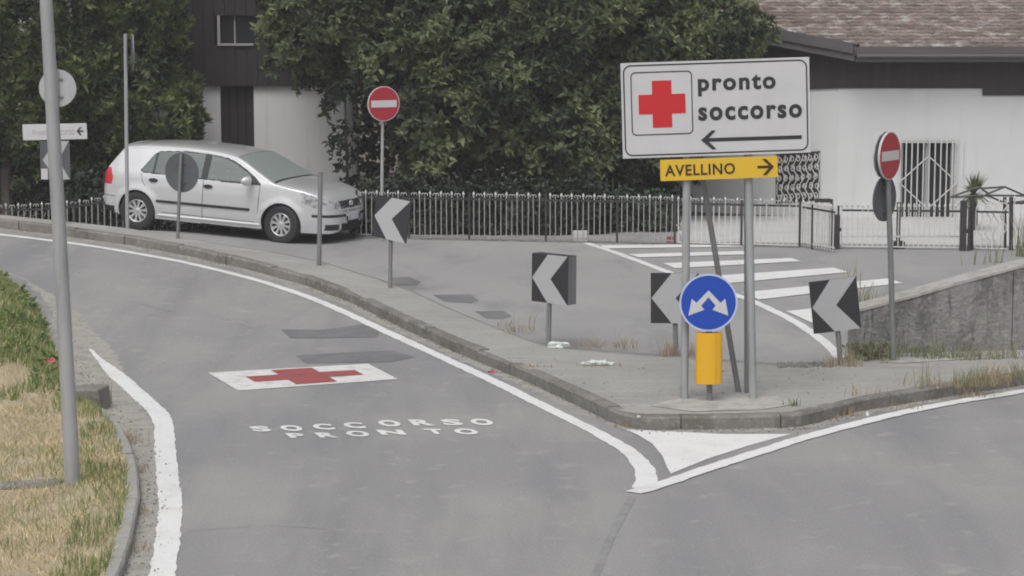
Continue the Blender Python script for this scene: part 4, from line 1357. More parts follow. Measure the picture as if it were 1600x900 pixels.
# broad magnolia behind the fence
mg = [((-.1, 44.0, 4.3), (3.8, 2.1, 2.5)),
      ((-3.1, 43.5, 4.25), (1.7, 1.5, 2.05)), ((-3.9, 43.3, 5.3), (1.1, 1.1, 1.2)),
      ((-1.1, 43.2, 2.5), (1.6, 1.35, 1.75)),
      ((.9, 43.2, 2.3), (1.7, 1.3, 1.6)),
      ((2.6, 43.1, 3.5), (1.7, 1.25, 1.7)), ((2.5, 43.2, 2.2), (1.45, 1.05, 1.25)),
      ((3.75, 42.9, 3.7), (1.0, .9, .6)), ((2.6, 43.2, 5.0), (1.0, 1.1, .85)),
      ((-2.2, 43.0, 3.3), (1.0, .9, .9)), ((1.2, 42.6, 4.2), (1.6, 1.0, 1.2))]
tree('magnolia_tree', (0.1, 43.8, FAR), 'broad dark green magnolia tree spreading behind the fence and big sign', 'tree', mg, 42, 10, .18, .054, 'magnolia',
     [([(0.1, 43.8, 0), (.05, 43.8, 1.2), (.2, 43.9, 2.6), (.1, 44, 4.5)], [.24, .19, .15, .05]),
      ([(.05, 43.8, 1.2), (-1.0, 43.5, 2.3), (-2.6, 43.4, 3.8)], [.13, .09, .03]),
      ([(.1, 43.8, 1.3), (1.3, 43.5, 2.4), (2.9, 43.3, 3.6)], [.13, .09, .03]),
      ([(.9, 43.2, .1), (1.05, 43.0, 1.3), (.8, 43, 2.2)], [.07, .06, .03]),
      ([(-.9, 43.2, .1), (-1.0, 43.1, 1.1), (-1.3, 43, 2.2)], [.06, .05, .03])], up=.75, bump_=.19)
# slender sapling by the white wall
sx = D(541, 250, 43.0).x
sap = [((sx - .05, 43.0, z_), (.26, .22, .17)) for z_ in (1.0, 1.35, 1.7)] + [((sx - .22, 43.0, 1.55), (.16, .15, .22)), ((sx - .15, 42.95, .95), (.18, .15, .16))]
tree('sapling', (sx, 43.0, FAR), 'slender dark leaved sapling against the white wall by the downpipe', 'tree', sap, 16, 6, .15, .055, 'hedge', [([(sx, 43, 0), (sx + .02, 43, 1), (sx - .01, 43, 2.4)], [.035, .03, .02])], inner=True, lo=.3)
# conifers at the left
cf_ = [((-8.6, 43.8, 3.6), (2.15, 1.5, 3.9)), ((-10.2, 43.5, 2.8), (1.6, 1.4, 3.0)), ((-7.0, 43.4, 2.6), (.95, .9, 1.75)), ((-7.3, 43.5, 4.2), (.9, .9, 1.8)), ((-6.35, 43.3, 2.0), (.55, .6, 1.2)), ((-9.0, 42.9, 2.6), (1.3, .9, 1.9))]
tree('conifer_tree', (-8.6, 43.8, -.3), 'dense dark conifer with upright sprays at the left edge', 'tree', cf_, 75, 11, .17, .036, 'conifer',
     [([(-8.6, 43.8, -.5), (-8.6, 43.8, 2), (-8.6, 43.8, 6)], [.2, .16, .04]), ([(-9.35, 42.6, -.5), (-9.4, 42.7, 1.0), (-9.2, 43.0, 2.2)], [.13, .11, .08])], up=1.3, spread=(8, 48), bump_=.24)
# hedges and bushes behind the fence
hd = [((x_, 41.0, .5), (.55, .40, .62)) for x_ in np.arange(-2.4, 1.5, .62)] + [((x_, 45.6, 1.6), (.9, .6, 2.0)) for x_ in np.arange(-2.3, 3.6, .95)] + [((x_, 46.6, 4.4), (1.0, .6, 2.0)) for x_ in np.arange(-2.3, .6, .95)]
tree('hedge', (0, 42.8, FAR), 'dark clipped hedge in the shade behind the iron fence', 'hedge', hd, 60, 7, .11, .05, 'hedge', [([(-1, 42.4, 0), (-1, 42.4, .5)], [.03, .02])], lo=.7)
bs = [((2.0, 41.6, .35), (.45, .35, .5)), ((2.6, 41.6, .4), (.4, .32, .42)), ((1.6, 41.7, .3), (.3, .3, .35))]
tree('bush', (2.1, 41.6, FAR), 'rounded green bush behind the fence left of the tall sign posts', 'bush', bs, 110, 7, .085, .035, 'bush', [([(2.1, 41.6, 0), (2.1, 41.6, .3)], [.02, .02])])
ch_ = [((-7.6, 42.4, .35), (.8, .3, .9)), ((-9.2, 42.9, .4), (1.2, .3, 1.1)), ((-11.0, 43.2, .4), (1.2, .3, 1.1)), ((-6.2, 42.2, .45), (.9, .35, .9)), ((-4.9, 42.2, .2), (.6, .3, .5))]
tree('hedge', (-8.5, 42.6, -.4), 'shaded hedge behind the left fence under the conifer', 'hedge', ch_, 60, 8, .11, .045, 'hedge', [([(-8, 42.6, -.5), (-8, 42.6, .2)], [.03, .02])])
# white lattice seen through the branches
b = Vector((D(918, 260, 44.9).x, 44.9, FAR))
t = thing('white_trellis', b, 'white railed balcony glimpsed under the magnolia left of the sign', 'railing')
for i in range(7):
    MB().box(i * .12, i * .12 + .03, -.015, .015, .2, 2.0 - .03 * i).build('bar', 'iron_white', t)
for zz in (.35, 1.15, 1.9):
    MB().box(-.03, .80, -.03, -.016, zz, zz + .04).build('rail', 'iron_white', t)
# palm
b = Vector((D(1519, 391, 41.6).x, 41.6, FAR))
t = thing('palm', b, 'small spiky palm behind the slim gate pillar', 'palm')
hz = D(1517, 303, 41.6).z - b.z
MB().tube([(0, 0, -.05), (.01, 0, hz * .5), (0, 0, hz)], [.09, .075, .07], 10).build('trunk', 'bark', t, True)
for i in range(90):
    a_ = random.uniform(0, 2 * math.pi); e_ = R(random.uniform(-35, 88)); L_ = random.uniform(.34, .54)
    d_ = Vector((math.cos(a_) * math.cos(e_), math.sin(a_) * math.cos(e_), math.sin(e_)))
    sd = d_.cross(Vector((0, 0, 1)) if abs(d_.z) < .95 else Vector((1, 0, 0))).normalized()
    c_ = Vector((0, 0, hz))
    w0 = .020
    pts = [c_, c_ + d_ * L_ * .5, c_ + d_ * L_ + Vector((0, 0, -.05))]
    vv = [pts[0] - sd * w0, pts[0] + sd * w0, pts[1] + sd * w0 * 1.1 + Vector((0, 0, .006)), pts[1] - sd * w0 * 1.1 + Vector((0, 0, .006)), pts[2]]
    MB().add(vv, [(0, 1, 2, 3), (3, 2, 4)]).build('frond', 'palm', t)

# ------------------------------------------------------------------ grass and weeds
def blades(P0, hgt, wid, lean=.35, segs=2):
    k = len(P0)
    a = rng.uniform(0, 2 * np.pi, k)
    h_ = hgt * rng.uniform(.5, 1.25, k)
    wd = wid * rng.uniform(.7, 1.2, k)
    ldv = np.stack([np.cos(a), np.sin(a), np.zeros(k)], 1) * (rng.uniform(.1, 1, k) * lean * h_)[:, None]
    b_ = rng.uniform(0, 2 * np.pi, k)
    sd = np.stack([np.cos(b_), np.sin(b_) * .5, np.zeros(k)], 1) * (wd / 2)[:, None]
    up = np.zeros((k, 3)); up[:, 2] = h_
    v = np.stack([P0 - sd, P0 + sd, P0 + up * .55 + ldv * .35 + sd * .8, P0 + up * .55 + ldv * .35 - sd * .8, P0 + up + ldv], 1).reshape(-1, 3)
    i = np.arange(k) * 5
    f = np.concatenate([np.stack([i, i + 1, i + 2], 1), np.stack([i, i + 2, i + 3], 1), np.stack([i + 3, i + 2, i + 4], 1)])
    return v, f
def vnoise(x, y):
    return np.sin(2.1 * x + .7) * np.sin(1.7 * y + .3) + .6 * np.sin(4.3 * x - 3.1 * y) + .4 * np.sin(7.7 * y + 5.2 * x)
def scatter_verge(n, cond):
    y = rng.uniform(VY0, 33, n)
    xe = np.array([Xv(q) for q in y])
    x = xe - .10 - rng.uniform(0, 1, n) ** 1.3 * 4.0
    keep = cond(x, y, xe - x)
    x, y = x[keep], y[keep]
    z = np.array([hverge(a_, b_) for a_, b_ in zip(x, y)]) - .01
    return np.stack([x, y, z], 1)
def stuff(name, parts, m, label):
    v = np.concatenate([p[0] for p in parts]); o_ = 0; fs = []
    for p in parts:
        fs.append(p[1] + o_); o_ += len(p[0])
    o = link(name, npmesh(name, v, np.concatenate(fs)), None, m)
    return tag(o, label, 'grass', kind='stuff')
YG = Y_STEP
gr1 = scatter_verge(52000, lambda x, y, e: (y > YG + .15 + .35 * vnoise(x * 2, y)) & (vnoise(x * 1.6, y) > -.8))
gr2 = scatter_verge(15000, lambda x, y, e: ((y < YG - 2.4) & (vnoise(x * 1.6, y) > -.5)) | ((y < YG) & (vnoise(x * 1.7 + 1, y * 1.2) > .85)))
gr3 = scatter_verge(22000, lambda x, y, e: (y < YG) & (e < .5) & (vnoise(x * 1.5, y * 1.5) > -.2))
stuff('green_grass', [blades(gr1, .11, .013, .9), blades(gr2, .11, .006, 1.1), blades(gr3, .12, .008)], 'grass', 'green grass and weeds on the left verge')
dg1 = scatter_verge(75000, lambda x, y, e: (y < YG + .3) & (vnoise(x * 1.9, y * 1.4) > -.75))
dg2 = scatter_verge(22000, lambda x, y, e: y > YG)
stuff('dry_grass', [blades(dg1, .055, .008, 1.8), blades(dg2, .10, .008, .8)], 'drygrass', 'straw coloured dry grass round the lamp pole')
lf = scatter_verge(1700, lambda x, y, e: (y > YG + .1 + .2 * vnoise(x * 2, y)) & (vnoise(x * 1.4 + 2, y * 1.3) > -.2))
lf[:, 2] += rng.uniform(.02, .10, len(lf))
stuff('leafy_weeds', [leaf_cloud(lf, np.tile(np.array([[0, 0, 1.0]]), (len(lf), 1)) + rng.normal(0, .2, (len(lf), 3)), 8, .085, .034, (30, 85))], 'grass', 'low leafy weeds on the green bank')
we = np.array([tuple(G(random.uniform(1322, 1392), random.uniform(552, 566), KERB_H)) for _ in range(40)])
we[:, 2] += rng.uniform(0, .14, len(we)) * (1 - np.abs(np.linspace(-1, 1, len(we))) * .2)
stuff('scrub', [leaf_cloud(we, np.tile(np.array([[0, 0, 1.0]]), (len(we), 1)) + rng.normal(0, .5, (len(we), 3)), 7, .09, .03, (30, 90))], 'weed_dark', 'dull scrub growing over the end of the concrete wall')
# weeds on the island and along its kerb
def tuft(px, py, n, rx, ry, h_, w_=.007, off=KERB_H, lean=.5):
    c = G(px, py, off)
    P0 = np.stack([c.x + rng.normal(0, rx, n), c.y + rng.normal(0, ry, n), np.zeros(n)], 1)
    P0[:, 2] = [hramp(a_, b_) + off - .01 for a_, b_ in zip(P0[:, 0], P0[:, 1])]
    return blades(P0, h_, w_, lean)
isl_dry = [tuft(805, 518, 55, .10, .06, .12, lean=1.2), tuft(825, 516, 22, .1, .05, .30, .005, lean=.7), tuft(790, 510, 25, .1, .05, .12), tuft(905, 541, 45, .15, .05, .08, lean=1.2), tuft(940, 541, 60, .16, .06, .10, lean=1.2), tuft(935, 541, 14, .2, .05, .26, .005), tuft(975, 543, 40, .08, .05, .15, lean=.9),
           tuft(1045, 556, 50, .06, .05, .22), tuft(1080, 556, 30, .05, .04, .18), tuft(935, 572, 60, .14, .04, .06), tuft(830, 573, 40, .1, .04, .06), tuft(1300, 572, 50, .06, .04, .16), tuft(1332, 572, 60, .07, .04, .18)]
kerb_dry = [tuft(1040, 668, 160, .13, .04, .14, off=0), tuft(1085, 669, 90, .1, .03, .12, off=0), tuft(985, 668, 60, .08, .03, .08, off=0), tuft(1320, 650, 70, .1, .04, .13, off=0), tuft(1290, 655, 50, .08, .03, .10, off=0)]
right_dry = [tuft(1345, 618, 25, .1, .04, .14), tuft(1440, 602, 45, .16, .07, .15, lean=1.1), tuft(1475, 604, 45, .14, .06, .14, lean=1.1), tuft(1495, 618, 35, .1, .04, .16, off=0, lean=.9), tuft(1552, 600, 60, .09, .06, .24, lean=.9), tuft(1568, 594, 45, .1, .05, .20, lean=.9), tuft(1580, 600, 25, .1, .05, .14, off=0),
             tuft(1520, 622, 40, .14, .04, .14, off=0, lean=1.0), tuft(1420, 640, 30, .1, .03, .09, off=0)]
stuff('dry_weeds', isl_dry + kerb_dry + right_dry, 'rust_weed', 'brown dried weeds along the kerb and on the island')
gw = [tuft(x_, 558 + random.uniform(-3, 4), random.randint(12, 60), .10, .04, .10 + .16 * random.random(), lean=.9) for x_ in range(1372, 1600, 14)]
gw += [tuft(1437, 606, 7, .03, .03, .34, .008, lean=.3), tuft(1447, 602, 6, .03, .03, .30, .008, lean=.3), tuft(1432, 548, 30, .06, .03, .42, .008), tuft(1518, 602, 120, .13, .05, .22), tuft(1535, 598, 70, .1, .05, .2), tuft(1383, 548, 70, .08, .05, .30), tuft(1590, 590, 60, .08, .05, .2),
       tuft(1240, 634, 12, .05, .02, .10, .016), tuft(1345, 560, 50, .12, .04, .24, lean=.8), tuft(1362, 562, 50, .12, .04, .28, lean=.8)]
stuff('green_weeds', gw, 'weed', 'dull green weeds along the foot of the concrete wall')
fw = []
for (px, py, h_, n) in ((1333, 440, .40, 14), (1355, 470, .30, 30), (1510, 408, .32, 6), (1553, 405, .36, 12), (1595, 395, .75, 40), (1540, 407, .3, 5), (1330, 478, .35, 24), (1370, 482, .3, 30)):
    c = Pz(px, py + 6, FAR)
    P0 = np.stack([c.x + rng.normal(0, .07, n), c.y + rng.normal(0, .05, n), np.full(n, FAR - .01)], 1)
    fw.append(blades(P0, h_, .012, .4))
stuff('roadside_weeds', fw, 'weed', 'tall pale weeds growing behind the concrete wall')
lw = [tuft(165, 632, 30, .03, .03, .28, .012, off=0.0, lean=.2), tuft(205, 690, 60, .08, .1, .14, off=.02), tuft(215, 740, 40, .06, .1, .10, off=.0), tuft(226, 800, 40, .05, .12, .08, off=0), tuft(216, 860, 40, .05, .1, .08, off=0)]
stuff('gutter_weeds', lw, 'rust_weed', 'small brown weeds in the left gutter')

# ------------------------------------------------------------------ litter and pebbles
def crumple(name, p, sx_, sy_, sz_, m, label, seed, cat='litter'):
    bm = bmesh.new()
    bmesh.ops.create_icosphere(bm, subdivisions=3, radius=1)
    r2 = random.Random(seed)
    ph = [r2.uniform(0, 6) for _ in range(6)]
    for v_ in bm.verts:
        c = v_.co
        k_ = 1 + .28 * math.sin(5 * c.x + ph[0]) * math.sin(4 * c.y + ph[1]) + .2 * math.sin(9 * c.y + ph[2] + 3 * c.z) + r2.uniform(-.10, .10)
        v_.co = Vector((c.x * k_ * sx_, c.y * k_ * sy_, max(0, c.z * k_ * sz_ + sz_ * .3)))
    me = bpy.data.meshes.new(name)
    bm.to_mesh(me); bm.free()
    o = link(name, me, None, m)
    o.location = p
    return tag(o, label, cat)
crumple('plastic_bag', G(872, 543, KERB_H), .13, .07, .05, 'litter', 'pale crumpled plastic bag at the foot of the chevron post', 1)
crumple('plastic_bag', G(932, 570, KERB_H), .17, .06, .035, 'litter', 'flattened pale wrapper lying in the middle of the island paving', 2)
crumple('stone', G(949, 569, KERB_H), .04, .04, .04, 'coping', 'small pale stone at the end of the flattened wrapper', 3, 'stone')
crumple('wrapper', G(770, 582, 0), .05, .035, .02, 'litter_red', 'crushed red wrapper in the gutter below the kerb', 4)
crumple('wrapper', G(80, 566, .2), .06, .04, .035, 'litter_red', 'red and white wrapper in the green grass beside lamp pole', 5)
crumple('wrapper', G(998, 652, KERB_H), .016, .016, .014, 'litter', 'tiny white scrap on the kerb edge at the island tip', 6)
crumple('wrapper', G(1355, 650, 0), .02, .03, .03, 'litter', 'small white scrap in the gutter under the right kerb', 7)
crumple('plastic_bag', G(610, 418, KERB_H), .035, .03, .10, 'litter', 'pale scrap caught on the leaning chevron post', 9)
pv, pf = [], []
def pebble(p, r):
    o_ = len(pv)
    for q in ((1, 0, 0), (0, 1, 0), (-1, 0, 0), (0, -1, 0), (0, 0, .8), (0, 0, -.4)):
        pv.append((p.x + q[0] * r * random.uniform(.7, 1.3), p.y + q[1] * r * random.uniform(.7, 1.3), p.z + q[2] * r))
    for a_ in range(4):
        pf.append((o_ + a_, o_ + (a_ + 1) % 4, o_ + 4)); pf.append((o_ + (a_ + 1) % 4, o_ + a_, o_ + 5))
for _ in range(900):
    x = random.uniform(-8, 7)
    y = Yk(x) - abs(random.gauss(0, .10)) - .02
    pebble(Vector((x, y, hramp(x, y) + .006)), random.uniform(.004, .014))
for _ in range(420):
    y = random.uniform(VY0, 29)
    x = Xv(y) + min(abs(random.gauss(.10, .10)), .3)
    pebble(Vector((x, y, hramp(x, y) + .006)), random.uniform(.004, .014))
for _ in range(130):
    p = G(random.uniform(1215, 1300), random.uniform(566, 574), KERB_H)
    pebble(p, random.uniform(.008, .028))
for _ in range(160):
    p = G(random.uniform(700, 1380), random.uniform(560, 630), KERB_H)
    if p.y < Yf(p.x) and p.y > Yk(p.x) + .2:
        pebble(p, random.uniform(.004, .012))
tag(link('gravel', mesh('gravel', pv, pf), None, 'kerb'), 'loose grit along the kerbs and on the island', 'gravel', kind='stuff')

# ------------------------------------------------------------------ added scattering volume that lifts the dark tones
hz_ = MB().box(-320, 320, -12, 520, -1.9, 12).build('added_veil', 'soil')
hz_.data.materials.clear()
hm = bpy.data.materials.new('added_veil_volume')
hm.use_nodes = True
hm.node_tree.nodes.clear()
ho = hm.node_tree.nodes.new('ShaderNodeOutputMaterial')
hv = hm.node_tree.nodes.new('ShaderNodeVolumePrincipled')
hv.inputs['Color'].default_value = (0.93, 0.91, 0.97, 1)
hv.inputs['Density'].default_value = 0.0012
hm.node_tree.links.new(hv.outputs[0], ho.inputs['Volume'])
hz_.data.materials.append(hm)
tag(hz_, 'thin added veil lifting the dark tones over the whole place', 'added_veil', kind='stuff')

# ------------------------------------------------------------------ the silver hatchback
def build_car():
    ends_f = np.concatenate([np.arange(1.70, 2.05, .012), np.arange(2.05, 2.1605, .004)])
    ends_r = np.concatenate([np.arange(-2.04, -1.93, .004), np.arange(-1.93, -1.6, .012)])
    X = np.concatenate([ends_r, np.arange(-1.6, 1.70, .012), ends_f])
    def curve(tab, sig=.02):
        tx = np.array([p[0] for p in tab]); ty = np.array([p[1] for p in tab])
        k = np.linspace(-2, 2, 9)
        wk = np.exp(-k * k / 2); wk /= wk.sum()
        edge = np.minimum(1, np.minimum((X + 2.04), (2.16 - X)) / .08)
        return sum(wk[i] * np.interp(X + k[i] * sig * edge, tx, ty) for i in range(9))
    zt = curve([(-2.04, .55), (-2.03, .64), (-2.0, .70), (-1.985, .86), (-1.96, .96), (-1.90, 1.06), (-1.80, 1.20), (-1.70, 1.335), (-1.66, 1.40), (-1.60, 1.43), (-1.3, 1.465), (-.9, 1.484), (-.5, 1.485), (-.1, 1.47), (.2, 1.44), (.42, 1.395), (.6, 1.31), (.8, 1.195), (.98, 1.10), (1.10, 1.035), (1.2, 1.01), (1.4, .98), (1.65, .94), (1.85, .885), (1.96, .83), (2.03, .765), (2.08, .70), (2.12, .62), (2.145, .56), (2.16, .48)], .022)
    LZ = lambda z: z if z < .7 else .7 + (z - .7) * .925
    zt = np.where(zt > .7, .7 + (zt - .7) * .925, zt)
    zb = curve([(-2.04, .46), (-2.02, .36), (-1.95, .30), (-1.7, .25), (-1.3, .2), (1.3, .18), (1.9, .19), (2.05, .21), (2.12, .25), (2.15, .32), (2.16, .42)])
    Wd = curve([(-2.04, .50), (-2.02, .64), (-1.97, .73), (-1.88, .79), (-1.7, .835), (-1.3, .868), (-.8, .88), (0, .88), (1.0, .878), (1.4, .868), (1.7, .835), (1.9, .775), (2.0, .71), (2.08, .61), (2.13, .47), (2.16, .25)])
    gz = np.array([.15, .25, .40, .55, .72, .86, .93, 1.0, 1.2, 1.4, 1.5])
    gw_ = np.array([.93, .962, .992, 1.0, .992, .975, .958, .92, .822, .715, .65])
    zz = np.linspace(.15, 1.5, 300)
    gv = np.interp(zz, gz, gw_)
    kk = np.exp(-np.linspace(-2, 2, 21) ** 2 / 2); kk /= kk.sum()
    gv = np.convolve(np.pad(gv, 10, 'edge'), kk, 'valid')
    gfun = lambda z: np.interp(z, zz, gv)
    nb, ns, ntp = 5, 120, 44
    rows = []
    reg = [0] * nb + [1] * ns + [2] * ntp
    c = np.minimum(.082, (zt - zb) * .4)
    zs1 = zt - c
    pts = np.zeros((len(X), nb + ns + ntp, 3))
    pts[:, :, 0] = X[:, None]
    for j in range(nb):
        pts[:, j, 1] = Wd * gfun(zb) * j / nb
        pts[:, j, 2] = zb
    for j in range(ns):
        z = zb + (zs1 - zb) * j / (ns - 1)
        pts[:, nb + j, 1] = Wd * gfun(z)
        pts[:, nb + j, 2] = z
    ys = Wd * gfun(zs1)
    for j in range(ntp):
        th = (j + 1) / ntp * math.pi / 2
        e_ = 2 / 2.7
        pts[:, nb + ns + j, 1] = ys * max(0, math.cos(th)) ** e_
        pts[:, nb + ns + j, 2] = zs1 + c * math.sin(th) ** e_
    # soft shoulder crease and flared arches
    for xa in (-1.289, 1.289):
        dd = np.sqrt((pts[:, :, 0] - xa) ** 2 + (pts[:, :, 2] - .316) ** 2)
        pts[:, :, 1] += np.where(pts[:, :, 1] > .4, .018 * np.exp(-((dd - .35) / .07) ** 2), 0)
    nR = pts.shape[1]
    side_y = lambda x, z: float(np.interp(x, X, Wd)) * float(gfun(z))
    # side glass outline (x, z)
    glass = [(-1.27, .99), (-1.21, 1.08), (-1.07, 1.295), (-.97, 1.352), (-.5, 1.385), (-.1, 1.375), (.15, 1.345), (.38, 1.275), (.62, 1.15), (.80, 1.03), (.90, .94), (-.1, .937), (-1.2, .962)]
    glass = [(a, LZ(b)) for a, b in glass]
    def inside(px, pz_, P):
        r = False
        n = len(P)
        for i in range(n):
            x1, z1 = P[i]; x2, z2 = P[(i + 1) % n]
            if (z1 > pz_) != (z2 > pz_) and px < (x2 - x1) * (pz_ - z1) / (z2 - z1) + x1:
                r = not r
        return r
    def pdist(px, pz_, P):
        best = 9
        for i in range(len(P)):
            x1, z1 = P[i]; x2, z2 = P[(i + 1) % len(P)]
            dx, dz = x2 - x1, z2 - z1
            t_ = max(0, min(1, ((px - x1) * dx + (pz_ - z1) * dz) / (dx * dx + dz * dz)))
            best = min(best, math.hypot(px - x1 - t_ * dx, pz_ - z1 - t_ * dz))
        return best
    HL = [(1.60, .85), (1.62, .70), (1.76, .635), (2.03, .59), (2.11, .60), (2.10, .67), (2.03, .735), (1.90, .81), (1.72, .87)]
    TL = [(-2.05, .70), (-1.79, .71), (-1.77, .84), (-1.83, 1.0), (-1.99, .99)]
    HL = [(a, LZ(b)) for a, b in HL]
    TL = [(a, LZ(b)) for a, b in TL]
    def classify(x, y, z, rg):
        if rg == 0 or z < .215: return 'under'
        for xa in (-1.289, 1.289):
            if (x - xa) ** 2 + (z - .316) ** 2 < .352 ** 2 and y > .45: return None
        if -1.95 < x < -1.72 and z < .36 and y > .3: return 'under'
        if x < -1.93 and z < .40: return 'under'
        if rg == 1 or (rg == 2 and y > .38):
            if inside(x, z, HL) and y > .38: return 'headlight'
            if x < -1.7 and y > .52 and inside(x, z, TL): return 'tail_light'
        if rg == 1 and -1.4 < x < 1.0 and z > .85:
            ins = inside(x, z, glass)
            if ins:
                if pdist(x, z, glass) < .016: return 'trim'
                if -.155 < x < -.045: return 'trim'
                if -1.03 < x < -.995: return 'trim'
                if x > .70: return 'trim'
                return 'quarter' if x < -1.03 else ('reardoor' if x < -.155 else 'frontdoor')
            if x > .2 and pdist(x, z, glass) < .012: return 'trim'
        ysx = float(np.interp(x, X, ys))
        if rg == 2:
            if .40 < x < 1.16:
                lim = ysx * .965 - .02
                if y < lim:
                    if x > 1.11 or x < .415: return 'trim'
                    return 'windscreen'
            if -1.90 < x < -1.70 and y < ysx * .93: return 'rear_glass'
        if x > 1.98 and y < .39 and .60 < z < .715:
            return 'grille'
        if x > 2.0 and y < .40 and .265 < z < .37: return 'intake'
        if x > 1.9 and .46 < y < .70 and .265 < z < .36: return 'fog'
        if x > 1.80 and y > .26 and .47 < z < .515: return 'strip'
        if x > 2.0 and y < .36 and .555 < z < .565: return 'strip'
        return 'body'
    cls = {}
    for i in range(len(X) - 1):
        for j in range(nR - 1):
            q = (pts[i, j] + pts[i + 1, j] + pts[i + 1, j + 1] + pts[i, j + 1]) / 4
            k_ = classify(q[0], q[1], q[2], reg[j + 1])
            if k_: cls.setdefault(k_, []).append((i, j))
    root = thing('hatchback_car', (0, 0, 0), 'silver five door hatchback car coming out behind the traffic island', 'car')
    def sub(quads, name, m, parent, sides=(1, -1), inset=0.0):
        vid, v, f = {}, [], []
        for sgn in sides:
            for (i, j) in quads:
                idx = []
                for (a, b) in ((i, j), (i + 1, j), (i + 1, j + 1), (i, j + 1)):
                    key = (sgn, a, b) if pts[a, b, 1] > 1e-4 else (0, a, b)
                    if key not in vid:
                        vid[key] = len(v)
                        p = pts[a, b]
                        v.append((p[0], p[1] * sgn - sgn * inset, p[2]))
                    idx.append(vid[key])
                if len(set(idx)) < 3: continue
                f.append(tuple(dict.fromkeys(idx if sgn < 0 else idx[::-1])))
        me = mesh(name, v, f, True)
        return link(name, me, parent, m)
    body = sub(cls['body'], 'body', 'car', root)
    sub(cls['under'], 'underbody', 'car_under', root)
    sub(cls['trim'], 'window_trim', 'car_trim', body)
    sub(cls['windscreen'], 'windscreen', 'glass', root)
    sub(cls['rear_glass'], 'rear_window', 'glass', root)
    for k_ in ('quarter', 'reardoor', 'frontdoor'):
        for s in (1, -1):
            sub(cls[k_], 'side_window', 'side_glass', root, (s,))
    for s in (1, -1):
        sub(cls['headlight'], 'headlight', 'lamp_clear', root, (s,))
        sub(cls['tail_light'], 'tail_light', 'lamp_red', root, (s,))
        sub(cls['fog'], 'lower_vent', 'car_trim', root, (s,))
        sub(cls['strip'], 'bumper_strip', 'car_trim', root, (s,))
    gr = sub(cls['grille'], 'grille', 'car_trim', root)
    for s in (1, -1):
        sub(cls['intake'], 'air_intake', 'car_under', root, (s,))
    # grille slats, badge, plate
    def front_x(y, z):
        """x of the nose surface at that y, z"""
        best = None
        for x in np.arange(2.158, 1.8, -.003):
            w_ = float(np.interp(x, X, Wd)) * float(gfun(z))
            if w_ > abs(y) and float(np.interp(x, X, zt)) - .03 > z and float(np.interp(x, X, zb)) < z:
                return x
        return 1.9
    for z_ in (.625, .655, .688):
        MB().tube([(front_x(y_, z_) + .006, y_, z_) for y_ in np.linspace(-.35, .35, 15)], .008, 6).build('slat', 'rim', gr, True)
    bx_ = front_x(0, .655) + .03
    mb = MB()
    for k_ in range(24):
        a_, b_ = 2 * math.pi * k_ / 24, 2 * math.pi * (k_ + 1) / 24
        mb.tube([(bx_, .062 * math.cos(a_), .648 + .062 * math.sin(a_)), (bx_, .062 * math.cos(b_), .648 + .062 * math.sin(b_))], .008, 5)
    for P in ([(-.028, .052), (0, .006), (.028, .052)], [(-.050, .028), (-.022, -.048), (0, -.006), (.022, -.048), (.050, .028)]):
        mb.tube([(bx_, p[0], .648 + p[1]) for p in P], .006, 5)
    mb.build('badge', 'rim', gr, True)
    px_ = front_x(0, .46) + .012
    pl = MB().box(px_ - .01, px_ + .006, -.19, .19, .405, .515).build('number_plate', 'plate', root)
    for s in (-1, 1):
        MB().box(px_ + .0061, px_ + .008, s * .19 - (.024 if s > 0 else 0), s * .19 + (0 if s > 0 else .024), .406, .514).build('blue_band', 'sign_blue', pl)
    # doors: seams, handles, rubbing strips
    for s in (1, -1):
        def seam(P, name='door_seam', r=.0055, m='car_trim', out=.0005):
            MB().tube([(x, s * (side_y(x, z) + out), z) for x, z in P], r, 5).build(name, m, body, True)
        ln_ = lambda x0, z0, x1, z1, n=10: [(x0 + (x1 - x0) * k_ / n, z0 + (z1 - z0) * k_ / n) for k_ in range(n + 1)]
        seam(ln_(.88, .27, .90, .91))
        seam(ln_(-.10, .27, -.10, .91))
        seam([(-.86, .29), (-.90, .40), (-.98, .55), (-1.10, .68), (-1.20, .80), (-1.235, .94)])
        seam(ln_(-.86, .335, .88, .315, 20), r=.004, m='car_under')
        seam(ln_(-1.70, .52, -1.99, .53), r=.004)
        mb = MB()
        vv, ff = [], []
        xs2 = np.linspace(-.93, .74, 24)
        for x in xs2:
            y0 = side_y(x, .51)
            vv += [(x, s * (y0 - .01), .485), (x, s * (y0 + .014), .492), (x, s * (y0 + .014), .528), (x, s * (y0 - .01), .535)]
        for k_ in range(len(xs2) - 1):
            for e_ in range(4):
                ff.append((4 * k_ + e_, 4 * k_ + (e_ + 1) % 4, 4 * k_ + 4 + (e_ + 1) % 4, 4 * k_ + 4 + e_))
        ff += [(0, 1, 2, 3), tuple(4 * (len(xs2) - 1) + e_ for e_ in (3, 2, 1, 0))]
        MB().add(vv, ff).build('rubbing_strip', 'car_trim', body)
        for xh, zh in ((-1.0, .84), (-.01, .82)):
            y0 = side_y(xh, zh)
            h_ = MB().lathe([(.001, -.01), (.055, -.008), (.06, .004), (.045, .012), (.001, .013)], 16).build('door_handle', 'car_trim', body, True)
            h_.location = (xh, s * (y0 + .012), zh)
            h_.scale = (1.35, 1.9, .55)
            h_.rotation_euler = (0, 0, 0)
        # mirror
        bm = bmesh.new()
        bmesh.ops.create_icosphere(bm, subdivisions=3, radius=1)
        for v_ in bm.verts:
            cc = v_.co
            v_.co = Vector((cc.x * .07 - .04 * (abs(cc.y) ** 2), cc.y * .115, cc.z * .078))
        me = bpy.data.meshes.new('mirror'); bm.to_mesh(me); bm.free()
        me.polygons.foreach_set('use_smooth', [True] * len(me.polygons))
        mo = link('mirror', me, root, 'car')
